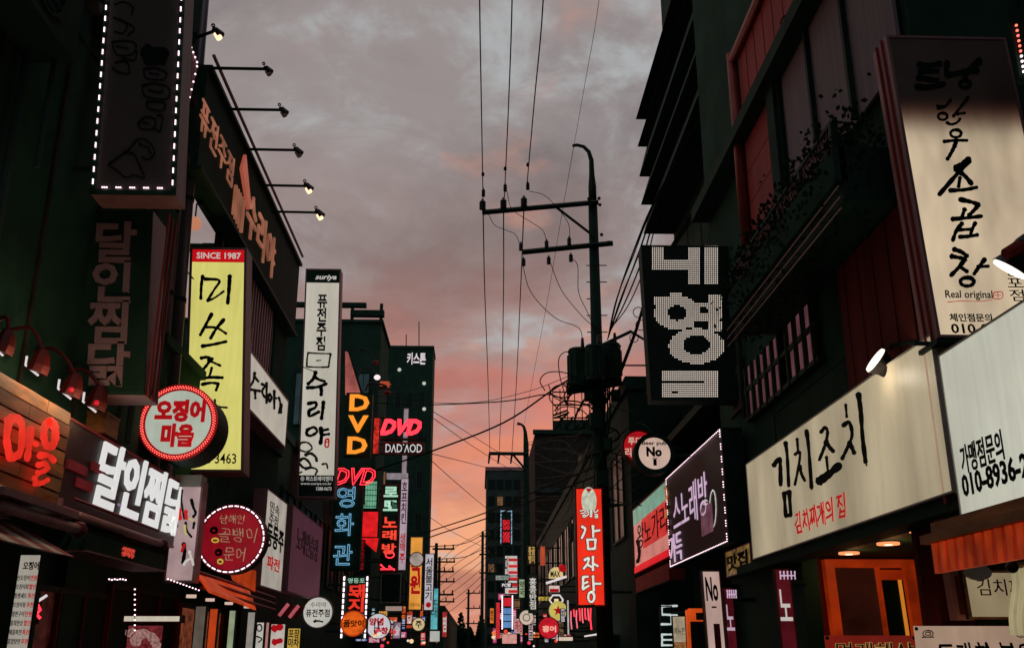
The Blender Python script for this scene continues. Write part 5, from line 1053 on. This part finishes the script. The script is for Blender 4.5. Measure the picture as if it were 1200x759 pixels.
t, f, r = round_sign('round_sign', 'round cream sign with grey swirl left of the crimson one', 617, 723, 8.5, 38, E('cream_ball', (206, 186, 166), .95, .15), .2, rimm=K['panelw'], rw=.08); MB().ring(f, .5, .5, r * .5, r * .4, .004, .012, 20).build('swirl', K['conc'], t)
chip('vertical_sign', 'dark vertical sign with yellow brush characters behind the tangle of cables', 618, 638, 628, 662, 40, (34, 26, 18), '통골\n뱅이', E('amber_chars', (200, 160, 90), .9, 0, samp=False))
chip('vertical_sign', 'dark vertical sign stacked with white characters above the cream ball', 619, 672, 630, 718, 37, (20, 26, 22), '홍콩반점', E('white_chars', (206, 200, 190), .9, 0, samp=False), True)
f = Fr('F', 36, 633, 640, 639, 662); t = thing('neon_sign', f.P(.5, .5), 'pair of slim red orange neon strokes right of the amber characters', 'neon sign'); MB().fb(f, .1, 0, .9, 1, -.12, -.05).build('backing', K['darker'], t)
for k in range(2): MB().tube([f.P(.3 + .4 * k, 0), f.P(.2 + .5 * k, .5), f.P(.4 + .3 * k, 1)], .05, 5).build('neon_tube', E('dull_orange', (190, 80, 50)), t)
# tower signs
Y = 70
f = Fr('F', Y, 586.5, 598, 600, 637); t = sign('vertical_sign', 'blue white outlined vertical sign with red upper panel on the far tower side', f, K['darker'], .5, 'darker', .05)
MB().fb(f, 0, 0, .08, 1, .01, .1).fb(f, .92, 0, 1, 1, .01, .1).fb(f, .08, .97, .92, 1, .01, .1).build('outline_tube', E('blue_white_tube', (150, 176, 200), .9, 0, samp=False), t)
for k, (a, b) in enumerate(((.42, .72), (.05, .36))): MB().fb(f, .2, a, .8, b, .01, .08).build('red_panel', E('red_panel_far', (220, 36, 50), 1, .3, 1, samp=False), t)
f = Fr('F', 64, 591, 650, 607, 696); t = sign('vertical_sign', 'busy red and white striped vertical sign on the far tower side', f, E('pale_busy', (206, 196, 190), .9, .3), .4, 'trim', .05)
for k in range(6): MB().fb(f, .3, .04 + k * .16, .98, .11 + k * .16, .01, .06).build('red_stripe', E('far_red_stripe', (204, 40, 44), .9, .3, 2, samp=False), t)
text(t, f, '마트', .05, .2, .3, .95, K['black'], .02, .02, .02, True)
f = Fr('F', 63, 580, 673, 597, 680); t = sign('horizontal_sign', 'small pale crosswise sign left of the striped far sign', f, E('pale_cross', (150, 160, 150), .8, .3), .3, 'trim', .05)
text(t, f, '노래방', .1, .2, .9, .8, K['trim'], 0, .006, .03); f = Fr('F', 62, 587, 682, 600, 688); t = sign('horizontal_sign', 'tiny bright cube shaped PC room sign below the crosswise sign', f, K['darker'], .3, 'trim', .04); text(t, f, 'PC방', .1, .1, .9, .9, NW, .04, .006, .05)
f = Fr('F', 60, 588, 697, 601, 737); t = sign('vertical_sign', 'vertical sign edged in LED dots with red top and three blue panes', f, K['darker'], .4, 'darker', .04)
leds(t, [f.P(s, (i + .5) / 18, .05) for s in (.04, .96) for i in range(18)], .07, LED, 1); MB().fb(f, .15, .68, .85, .92, .01, .08).build('red_panel', E('red_panel_far', ()), t)
for k in range(3): MB().fb(f, .12, .05 + k * .2, .88, .22 + k * .2, .01, .08).build('blue_pane', E('far_blue_pane', (96, 140, 190), .95, .3, 1, samp=False), t)
chip('vertical_sign', 'slim red strip sign left of the LED dotted blue one', 581, 705, 586, 748, 66, (206, 44, 50), None); chip('light_box', 'red over white box right of the LED dotted blue sign', 602, 724, 614, 742, 55, (190, 150, 150), '해장', REDL)
chip('vertical_sign', 'narrow green white sign above the cream ball', 608, 678, 615, 700, 48, (150, 170, 130), '약국', None, True); chip('vertical_sign', 'slim pinkish white sign right of the box by the cream ball', 619, 727, 625, 750, 42, (196, 166, 166), '호프', None, True)
chip('vertical_sign', 'thin tall white strip sign right of the yellow star sign', 664, 702, 667.5, 744, 30, (190, 180, 180)); chip('vertical_sign', 'brown speckled menu sign under the yellow star sign', 654, 727, 661, 748, 31, (120, 96, 70), '메뉴', None, True)
chip('light_box', 'slanted red white light box low beside the far tower', 588, 742, 606, 754, 50, (214, 150, 140)); chip('light_box', 'long white light box low under the neon fringe', 654, 745, 672, 751, 30, (224, 200, 176)); 
f = Fr('R', 3.0, 690, 737, 711, 760, 711); t = thing('shop_canopy', f.P(.5, .5), 'dark slanting canopy with thin white light line at the pole foot', 'awning'); MB().fb(f, 0, .55, 1, .75, -.3, .1).build('canopy', K['darker'], t); MB().fb(f, 0, .75, 1, .84, -.05, .12).build('light_line', NW, t)
# vertical number sign and shop neighbours
f = Fr('F', 12.6, 827, 668, 849, 800, lean=-.02); t = sign('vertical_sign', 'white vertical sign with condensed black No letters turning pink below', f, E('white_pink_sign', (190, 158, 148), .9, .3, 1.2), .12, 'mauve', .015)
text(t, f, 'No', .15, .72, .8, .94, K['black'], .03, .006, .006); MB().fb(f, .4, .66, .65, .675, .002, .008).build('dash', K['black'], t); MB().fb(f, .42, .1, .75, .52, .002, .008).build('number_stroke', K['redpaint'], t)
for i, (x0, x1, yt_, Y, lb) in enumerate(((851, 863, 688, 11.9, 'dark red panel with a white syllable right of the No sign'), (913, 932, 666, 10.0, 'dark red panel with a white syllable left of the orange door'))):
    f = Fr('F', Y, x0, yt_, x1, 790, lean=-.02); t = sign('shop_sign', lb, f, E('wine_panel', (84, 16, 26), .8, .5, 4), .06, 'redwood', .01); text(t, f, '노', .1, .5, .85, .8, WHITE if i else E('syllable_lit', (200, 170, 190), .8, 0, samp=False), .01, .006, .008); text(t, f, '##', .05, .87, .95, .95, K['mauve'], .02, .006, .006) if 0 else None
    strokes(t, f, 0, 0, 1, ';'.join('1.2 %g,%g %g,%g' % (x0 + 1 + k * (x1 - x0 - 2) / 4, yt_ + 3, x0 + 1.6 + k * (x1 - x0 - 2) / 4, yt_ + 12) for k in range(5)) + ';1.2 %g,%g %g,%g' % (x0 + 1, yt_ + 8, x1 - 1, yt_ + 8), VL)
f = Fr('F', 13.3, 775, 709, 789, 775); t = sign('vertical_sign', 'black sign with stacked angular white neon characters', f, K['darker'], .1, 'darker', .015); 
strokes(t, f, 720, 600, 4.775, '9 262,525 350,522; 9 264,525 265,570; 9 264,570 350,575; 9 318,575 320,620; 9 262,625 345,625; 8 264,682 325,682; 8 266,682 266,745; 8 266,712 325,712; 8 266,742 325,742', E('cool_white_neon', (196, 206, 206), .95, 0, samp=False))
f = Fr('F', 12.9, 789, 721, 805, 790); t = sign('menu_board', 'cream menu sign with brown picture left of the orange doorway', f, E('cream_menu', (170, 156, 130), .85, .3, 12), .06, 'trim', .01); MB().fb(f, .05, .1, .95, .55, .002, .006).build('picture', E('brown_picture', (150, 104, 60), .8, .7, 30, samp=False), t); text(t, f, '메뉴판', .1, .68, .9, .8, K['black'], .0, .006, .004)
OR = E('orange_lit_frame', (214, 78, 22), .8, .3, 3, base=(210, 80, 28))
f = Fr('F', 12.8, 807, 714, 828, 800); t = thing('doorway', f.P(.5, 0), 'orange lit door frame between cream menu sign and No sign', 'doorway'); MB().fb(f, 0, 0, .16, 1, -.1, 0).build('jamb', OR, t); MB().fb(f, .16, .84, 1, 1.02, -.1, .004).build('lintel', OR, t); MB().fb(f, .16, 0, 1, .84, -.08, -.05).build('door_glass', K['glass'], t); MB().fb(f, .5, .86, .9, .96, .004, .012).build('dark_plate', K['lampblk'], t)
# canopy under kimchi sign and things left of it
f = Fr('R', 3.05, 745, 680, 784, 694, 745); t = thing('shop_canopy', f.P(.5, 0), 'reddish unlit canopy board under the pink frontage sign', 'awning'); MB().fb(f, 0, 0, 1, 1.2, -.25, 0).build('canopy', K['redclad'], t); MB().fb(f, 0, -.1, 1, 0, -.25, .02).build('edge_strip', K['trim'], t)
f = Fr('R', 3.05, 851, 640, 880, 672, 866); t = sign('facade_sign', 'small gold patterned sign tucked left of the cream frontage sign', f, E('gold_sign', (124, 96, 50), .8, .8, 14), .15, 'mauve', .012, bracket=False); text(t, f, '맛집', .1, .2, .9, .8, K['black'], .02, .006, .01)
q = thing('soffit', (3.4, 9, 2.6), 'dark soffit board under the cream frontage sign', 'soffit'); zz_ = at(0, 3.0, 882, 656).z
MB().box(3.02, yb_, zz_ - .1, 3.24, 11.8, zz_ - .01).build('soffit_board', K['darker'], q)
# orange door and its surroundings (recess under the cream sign)
DY = 10.45
f = Fr('F', DY, 974, 655, 1080, 775, lean=-.03)
t = thing('orange_door', f.P(.5, 0), 'orange framed glass door glowing under two downlights', 'door')
OD = E('orange_door_glow', (196, 58, 14), .34, .6, 3.5, base=(170, 62, 26))  # orange base with a patchy glow painted in as emission
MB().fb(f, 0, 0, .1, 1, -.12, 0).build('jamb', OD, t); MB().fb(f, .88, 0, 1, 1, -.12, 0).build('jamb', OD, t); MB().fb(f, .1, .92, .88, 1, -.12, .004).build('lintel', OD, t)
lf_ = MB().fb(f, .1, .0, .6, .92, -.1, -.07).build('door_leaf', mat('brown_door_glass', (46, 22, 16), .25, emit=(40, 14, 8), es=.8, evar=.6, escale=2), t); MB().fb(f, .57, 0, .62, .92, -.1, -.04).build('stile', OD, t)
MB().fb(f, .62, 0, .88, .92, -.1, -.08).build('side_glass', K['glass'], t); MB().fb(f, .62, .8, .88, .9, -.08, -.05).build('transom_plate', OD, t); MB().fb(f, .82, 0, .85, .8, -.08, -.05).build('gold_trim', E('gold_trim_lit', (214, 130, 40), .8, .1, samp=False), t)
MB().box(3.56, DY + .125, 0, 5.18, DY + .16, 2.55).build('recess_wall', K['redwood'], t)
for i, (x, y_, lb) in enumerate(((995, 649, 'left recessed downlight above the orange door'), (1041, 638, 'right recessed downlight above the orange door'), (1071, 624, 'small dim downlight near the beige side strip'))):
    c = at(2, 2.53, x, y_); q = thing('downlight', c, lb, 'lamp'); r = .1 if i < 2 else .035
    MB().cyl(c, c + Vector((0, 0, .02)), r, 20).build('lamp_glass', E('downlight_orange', (250, 150, 96), 1.2, 0, samp=False), q, smooth=False); MB().cyl(c - Vector((0, 0, .004)), c + Vector((0, 0, .01)), r * .35, 12).build('bulb', E('downlight_core', (255, 230, 190), 2.5, 0, samp=False), q); MB().cyl(c + Vector((0, 0, .02)), c + Vector((0, 0, .03)), r * 1.1, 20).build('ring', K['trim'], q)
    if i < 2:
        ld = bpy.data.lights.new('downlight_lamp', 'POINT'); ld.energy = 2.0; ld.color = (1, .4, .16); ld.shadow_soft_size = .06; lo = bpy.data.objects.new('downlight_lamp', ld); C.objects.link(lo); lo.parent = q; lo.location = (0, -.1, -.12)
# pillar right of the door
q = thing('pillar', (3.3, 7.2, 0), 'reddish brown pillar right of the orange door', 'pillar'); A = at(1, 7.2, 1082, 700); B2 = at(1, 7.2, 1100, 700); MB().box(A.x, 7.2, 0, B2.x, 7.27, 2.55).build('shaft', K['redwood'], q); MB().box(A.x - .02, 7.19, 2.45, B2.x + .02, 7.28, 2.555).build('capital', K['trim'], q)
# orange corrugated awning
q = thing('corrugated_awning', (2.6, 5.5, 2.3), 'orange red corrugated awning below the near light box', 'awning')
c0 = 2.6; A = at(0, c0, 1091, 637); A2 = at(0, c0, 1093, 672); y = A.y; k = 0
while y > 4.3:
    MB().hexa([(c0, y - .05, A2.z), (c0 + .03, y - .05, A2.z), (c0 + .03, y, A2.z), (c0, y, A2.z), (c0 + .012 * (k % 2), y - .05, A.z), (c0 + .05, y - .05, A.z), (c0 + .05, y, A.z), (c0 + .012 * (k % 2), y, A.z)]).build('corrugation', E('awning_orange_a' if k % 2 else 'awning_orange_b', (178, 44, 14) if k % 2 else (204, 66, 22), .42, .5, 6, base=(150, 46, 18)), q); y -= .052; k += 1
MB().box(c0 - .04, 4.2, A.z + .0, c0 + .06, A.y + .05, A.z + .05).build('top_rail', K['wood'], q); MB().box(c0 + .02, 4.2, A.z + .06, c0 + .3, A.y + .02, A.z + .12).build('top_rail', K['wood'], q)
# boxes under awning
f = Fr('F', 6.6, 1132, 668, 1215, 725, lean=-.03); t = sign('shop_sign', 'cream shop panel with brown letters under the orange awning', f, E('cream_panel_low', (156, 138, 106), .8, .2, 2.5), .1, 'wood', .015, bracket=False)
a0, b0 = f.st(1145, 692); text(t, f, '김치찌개', a0, .48, 1.05, .82, mat('brown_letters', (96, 30, 18), bump=0), .0, .006, .004)
MB().disc(f, .2, .95, .09, .002, .03, 20, .05).build('cloth_puff', K['panelw'], t)
q = thing('wooden_post', at(1, 6.7, 1118, 700), 'worn pinkish wooden post left of the cream shop panel', 'post'); g = Fr('F', 6.65, 1111, 600, 1131, 726, lean=-.03); MB().fb(g, 0, 0, 1, 1, -.1, 0).build('post', mat('worn_pink_wood', (170, 110, 96), .7, var=.4), q); MB().fb(g, .25, .05, .6, .4, 0, .012).build('handle_plate', K['redwood'], q)
q = thing('white_cloth', at(1, 5.9, 1190, 700), 'pale hanging cloth at the right edge under the awning', 'cloth'); cm = MB(); n = 14
P_ = [[at(1, 5.9 + .05 * math.sin(i * 1.3), 1184 + i * 2 + 2 * math.sin(j * .8), 664 + j * 10) for i in range(n)] for j in range(9)]
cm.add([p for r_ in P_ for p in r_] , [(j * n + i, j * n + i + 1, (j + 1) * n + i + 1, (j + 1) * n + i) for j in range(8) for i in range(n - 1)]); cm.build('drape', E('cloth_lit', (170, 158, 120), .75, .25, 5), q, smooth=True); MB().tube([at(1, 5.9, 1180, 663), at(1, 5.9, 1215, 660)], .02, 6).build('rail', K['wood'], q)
q = thing('round_lamp', at(1, 5.7, 1186, 665), 'dark round fitting hanging from the orange awning', 'lamp'); MB().ball(at(1, 5.7, 1186, 664), .035, 12, 8).build('lamp_shade', K['lampblk'], q, smooth=True); MB().cyl(at(1, 5.7, 1186, 664), at(1, 5.7, 1186, 650), .01, 6).build('stem', K['wire'], q)
# banners
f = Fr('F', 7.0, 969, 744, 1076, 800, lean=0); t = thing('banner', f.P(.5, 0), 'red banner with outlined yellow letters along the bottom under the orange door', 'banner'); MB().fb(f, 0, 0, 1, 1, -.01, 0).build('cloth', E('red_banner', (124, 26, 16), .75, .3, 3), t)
text(t, f, '멍게해삼', .1, .5, .96, .86, E('banner_yellow', (180, 140, 80), .7, .2, samp=False), .03, .012, .004); text(t, f, '멍게해삼', .105, .505, .955, .85, K['black'], .0, .018, .003)
for s in (0, 1): MB().ball(f.P(s * .96 + .02, .95, .01), .014, 8, 6).build('eyelet', K['trim'], t)
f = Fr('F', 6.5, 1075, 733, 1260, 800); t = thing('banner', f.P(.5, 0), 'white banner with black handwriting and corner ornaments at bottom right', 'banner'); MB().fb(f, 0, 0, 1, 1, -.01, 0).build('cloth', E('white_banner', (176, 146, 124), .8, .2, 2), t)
text(t, f, '도래창 볶음찌개', .12, .2, .98, .72, K['black'], .01, .006, .004, wob=1); strokes(t, f, 0, 0, 1, oval(1087, 742, 6, 4, 1) + oval(1087, 742, 3, 2, 1) + '1 1080,746 1094,746;' + oval(1196, 742, 6, 4, 1) + oval(1196, 742, 3, 2, 1), K['mauve'])
for s in (0.01, .99): MB().ball(f.P(s, .95, .01), .012, 8, 6).build('eyelet', K['trim'], t)
# warm light from the lamps over the wooden fascia
for o in [o for o in C.objects if o.name.startswith('gooseneck_lamp') and o.location.y < 9]:
    ld = bpy.data.lights.new('gooseneck_bulb', 'POINT'); ld.energy = 3.2 if 'rightmost' not in o['label'] else .8; ld.color = (1, .6, .34); ld.shadow_soft_size = .04; lo = bpy.data.objects.new('gooseneck_bulb', ld); C.objects.link(lo); lo.parent = o; lo.location = (.22, 0, -.16)
ld = bpy.data.lights.new('spot_bulb', 'POINT'); ld.energy = 1.6; ld.color = (1, .85, .65); ld.shadow_soft_size = .06; lo = bpy.data.objects.new('spot_bulb', ld); C.objects.link(lo); lo.parent = C.objects['spot_lamp']; lo.location = (-.14, -.08, -.12)
# lettered wall niche: dim red cabinet row behind the left lower signs
for o in C.objects:
    if o.name.startswith('led_string'): o['kind'] = 'stuff'

# ============================================================ EXTRA CLUTTER
# small lit bits on the dark left wall
q = thing('led_strip', at(1, 6.8, 20, 218), 'short row of white LED dots low on the dark wall at the far left', 'led strip')
leds(q, [at(1, 6.8, x + k * 4.2, 217 + .2 * x / 10) for x in (1, 18, 36) for k in range(3)], .009, LED, 1); MB().fb(Fr('F', 6.83, -6, 214, 50, 222), 0, 0, 1, 1, -.1, 0).build('backing', K['darker'], q)
f = Fr('F', 6.85, -10, 233, 42, 243); t = sign('light_box', 'faint dull red strip sign at the far left below the LED dots', f, E('dull_red_strip', (112, 44, 44), .7, .4, 30), .1, 'darker', .01, bracket=False)
f = Fr('F', 8.6, 91, 76, 112, 109); t = thing('shutter_panel', f.P(.5, 0), 'pale grey ribbed panel beside the LED framed sign', 'panel')
for i in range(6): MB().fb(f, i / 6, 0, (i + .9) / 6, 1, -.03, .004 * (i % 2)).build('slat', mat('pale_grey_ribs', (120, 112, 112), .6) if i == 0 else bpy.data.materials['pale_grey_ribs'], t)
f = Fr('F', 7.7, 104, -20, 122, 22); t = thing('pink_plate', f.P(.5, 0), 'dull pink patterned plate behind the top of the LED framed sign', 'panel'); MB().prism([(0, 1), (1, 1), (1, 0), (.6, .1)], f, -.04, 0).build('plate', mat('dull_pink_pattern', (150, 96, 104), .6, var=.5, scale=30), t)
t = thing('led_plate', at(1, 8.2, 226, 90), 'slim pink triangular plate outlined with LED dashes right of the big framed sign', 'sign')
tri = [at(1, 8.2, x, y) for x, y in ((222, 50), (231, 73), (218, 132), (214, 132))]
MB().hexa([p + Vector((0, .04, 0)) for p in tri] + tri).build('plate', K['mauve'], t)
leds(t, [at(1, 8.18, 222 + 9 * k / 4, 50 + 23 * k / 4) for k in range(5)] + [at(1, 8.18, 231 - 13 * k / 6, 78 + 54 * k / 6) for k in range(7)], .012, LED, 1)
# yellow glyph sign and bits between the two big left signs
q = thing('neon_sign', at(1, 7.9, 98, 216), 'small yellow curved neon glyph at the corner under the LED framed sign', 'neon sign'); MB().tube([at(1, 7.9, x, y) for x, y in ((100, 209), (96, 211), (96, 221), (101, 222), (102, 209), (102, 226))], .01, 6).build('neon_tube', E('yellow_glyph', (206, 200, 104), .9, 0, samp=False), q); MB().cyl(at(1, 7.93, 98, 216), at(1, 7.97, 98, 216), .06, 12).build('backing', K['darker'], q)
# air conditioners
def aircon(loc, kind, label):
    q = thing('air_conditioner', loc, label, 'air conditioner', 'wall mounted air conditioners'); g = FrW(kind, loc, .8, .55)
    MB().fb(g, 0, 0, 1, 1, -.3, 0).build('casing', K['conc'], q); MB().ring(g, .36, .5, .22, .2, 0, .02, 24).build('fan_ring', K['trim'], q)
    for k in range(5): MB().fb(g, .1, .2 + k * .14, .62, .215 + k * .14, .0, .014).build('grille_bar', K['trim'], q)
    MB().cyl(g.P(.9, .1, -.1), g.P(.9, -1.6, -.1), .02, 6).build('drain_hose', K['conc'], q); MB().fb(g, .05, -.08, .95, 0, -.3, .02).build('shelf', K['trim'], q)
aircon((-3.25 + .35, 19.5, 5.1), 'L', 'air conditioner on the left wall behind the white vertical sign'); aircon((-3.25 + .35, 24.5, 5.2), 'L', 'air conditioner on the left wall behind the orange letters')
aircon((4.1, 16.5, 7.5), 'R', 'air conditioner on the black louvre facade above the beer sign'); aircon((XR - .02, 27.0, 5.2), 'R', 'air conditioner on the low row by the tall red sign'); aircon((XR - .02, 36.0, 5.4), 'R', 'far air conditioner on the low row behind the round signs')
# clutter around the transformers
random.seed(31)
for i in range(12):
    x = random.uniform(650, 735); y_ = random.uniform(440, 520); a = random.uniform(0, 6.28); r = random.uniform(6, 20)
    cable([(x + r * math.cos(a + t * .9) * (1 + .2 * t), y_ + r * math.sin(a + t * .9) * .9, 21.6 + .1 * (i % 4)) for t in range(6)], .012 + .008 * random.random(), 'loose loop of cable hanging around the transformer drums', 'loose cable loops at the transformers', 4, 'cable_loop')
cable([(662, 462, 21.8), (656, 440, 21.8), (655, 420, 21.8), (663, 412, 21.8), (672, 416, 21.8)], .012, 'cable loop rising left of the leftmost drum', 'loose cable loops at the transformers', 6, 'cable_loop')
for i, (x, y_, w, h) in enumerate(((699, 492, 14, 18), (712, 520, 11, 16), (690, 462, 9, 12), (722, 462, 10, 12), (706, 560, 14, 20), (697, 600, 10, 14))):
    g = Fr('F', 21.7, x - w / 2, y_ - h / 2, x + w / 2, y_ + h / 2); b_ = MB().fb(g, 0, 0, 1, 1, -.2, 0).build('splice_box', K['trim'], up); MB().fb(g, .1, .1, .9, .9, 0, .015).build('box_lid', K['darker'], b_)
for i in range(5):
    cable([(706 + i * 2, 452, 21.75), (702 + 3 * i, 500, 21.72), (708 - i * 2, 560, 21.72), (703 + i * 2, 640, 21.74), (706 + i, 760, 21.75)], .02, 'thick riser cable strapped down the front of the near pole', 'riser cables on the near pole', 5)
random.seed(17)
for i in range(10):
    a = random.uniform(470, 600)
    cable([(712, a, 22), (742 + 6 * random.random(), a + random.uniform(-30, 20), 19.5), (775, a + random.uniform(-50, 10), 17.5)], .012, 'short black cable fanning from the near pole to the louvre building', 'short cables fanning right from the pole')
# more shop signs low down the street
words = ['치킨', '호프', '노래방', '당구장', '고기', '냉면', '약국', '커피', '분식', '횟집', '족발', '보쌈', '국밥', '김밥', 'PC방', '모텔', '사주', '미용실', '안경', '술집', '포차', '만두', '피자', '곱창', '해장국', '닭발', '맥주', '칼국수', '빵집', '순대', '오뎅', '쌀국수', '떡볶이', '삼겹살', '통닭', '갈비', '부동산', '세탁', '문구', '꽃집']
pal = [((206, 44, 40), 'red'), ((216, 190, 160), 'cream'), ((220, 120, 50), 'orange'), ((196, 190, 196), 'white'), ((60, 130, 150), 'teal'), ((190, 60, 110), 'magenta'), ((210, 180, 80), 'yellow'), ((60, 90, 170), 'blue')]
random.seed(12); sl_ = [(x, y) for x in range(424, 520, 12) for y in (716, 731, 746)] + [(x, y) for x in range(578, 664, 12) for y in (700, 724, 745)]
random.shuffle(sl_)
for i, wd in enumerate(words):
    if i >= len(sl_): break
    x, y_ = sl_[i]; x += random.uniform(-3, 3); y_ += random.uniform(-4, 4); left = x < 560; Y = min(max(abs((2.5 + .5 * random.random()) / ((x - 560) / 1220)), 23), 95); col, nm = random.choice(pal); vert = random.random() < .5
    w, h = (5, 15) if vert else (12, 7); w *= random.uniform(.8, 1.3); h *= random.uniform(.8, 1.3)
    f = Fr('F', Y, x - w / 2, y_ - h / 2, x + w / 2, y_ + h / 2); dk = nm in ('red', 'teal', 'magenta', 'blue')
    t = sign('shop_sign', 'small %s %s shop sign reading %s low on the %s of the street' % (nm, 'upright' if vert else 'wide', wd, 'left' if left else 'right'), f, E('shop_' + nm, col, .95, .35, 6, samp=False), .2, 'trim', .02, group='small shop signs down the street')
    text(t, f, wd, .12, .12, .88, .88, WHITE if dk else (REDL if random.random() < .5 else K['black']), .02, .006, .01, vert)
# shop windows glowing at the lower left and right
def shopwin(f, label, col, panes=3, es=.55):
    t = thing('shop_window', f.P(.5, 0), label, 'shop window')
    for k in range(panes): MB().fb(f, k / panes + .01, .02, (k + 1) / panes - .01, .96, -.05, -.03).build('pane', E('win_%d_%d_%d' % col, col, es, .8, 9, samp=False), t)
    for k in range(panes + 1): MB().fb(f, k / panes - .012, 0, k / panes + .012, 1, -.05, .02).build('mullion', K['redwood'], t)
    MB().fb(f, 0, .95, 1, 1.02, -.05, .015).build('head_rail', K['trim'], t); return t
shopwin(Fr('L', -3.9, 30, 690, 120, 790, 75), 'dim reddish shop window behind the menu board at lower left', (64, 24, 20))
shopwin(Fr('L', -3.88, 125, 690, 205, 790, 165), 'dim shop window with warm reflections under the tiny red lit word', (70, 40, 28), 3)
shopwin(Fr('L', -3.86, 206, 716, 330, 790, 270), 'warm glowing shop window row behind the narrow posters', (120, 58, 34), 6, .7)
shopwin(Fr('F', 12.9, 852, 690, 912, 790), 'dark shop window between the two wine red panels', (18, 26, 22), 2, .4)
random.seed(8)
q = thing('string_lights', at(1, 10.4, 160, 700), 'vertical and horizontal strings of tiny white bulbs in the lower left shop', 'string lights')
leds(q, [at(1, 10.1, 158, 690 + i * 6) for i in range(9)] + [at(1, 10.1, 128 + i * 3.2, 678 + random.random()) for i in range(7)] + [at(1, 10.1, 40 + i * 4, 687) for i in range(5)], .012, LED, 1); MB().tube([at(1, 10.11, 158, 688), at(1, 10.11, 158, 742)], .004, 5).build('cord', K['wire'], q)
for o in C.objects:
    if o.name.startswith('led_string'): o['kind'] = 'stuff'

# low-contrast fittings on the near walls
bt = MB().box(0, 0, 0, .02, .035, 3.2); bm_ = bpy.data.meshes.new('batten'); bm_.from_pydata(bt.v, [], bt.f); bm_.materials.append(K['soot'])
for i in range(13):
    for z in (3.3, 7.6, 11.0): place('batten', bm_, bA, Vector((XL + .001, -3 + i * .98, z)) - wloc(bA))
for z in (6.6, 7.3, 10.85): MB().box(XL, -4, z, XL + .09, 9.7, z + .09).build('ledge', K['soot'], bA)
for y, r in ((6.05, .035), (8.9, .03)): MB().cyl((XL + .07, y, 3.4), (XL + .07, y, 14), r, 8).build('downpipe', K['conc'], bA)
MB().tube([(XL + .05, 3, 6.3), (XL + .05, 6.4, 6.2), (XL + .05, 7.2, 6.25), (XL + .05, 9.6, 6.0)], .018, 6).build('wall_cable', K['wire'], bA)
aircon((XL + .33, 5.4, 5.6), 'L', 'air conditioner on the dark wall at the far left edge'); aircon((XL + .33, 7.9, 9.0), 'L', 'air conditioner high on the dark wall behind the LED framed sign')
for z in (5.0, 7.2, 9.4): MB().box(4.0, -5, z, 4.1, 6.25, z + .1).build('ledge', K['soot'], RN)
windows(RN, face('R', 4.1, 0, 6.2, 5.2, 9.2), 4, 2, 0, 1, .7, .6, frame='conc')
for i in range(6): MB().box(4.5, 13.3 + i * 1.25, 9, 4.44, 13.36 + i * 1.25, 22).build('batten', K['soot'], RB)
for y in (8.9, 11.6): MB().cyl((3.2, y, 4.3), (3.2, y, 6.0), .03, 8).build('downpipe', K['soot'], RA)
aircon((XR - .02, 12.4, 4.5), 'R', 'air conditioner on the right wall above the gap left of the cream frontage sign')
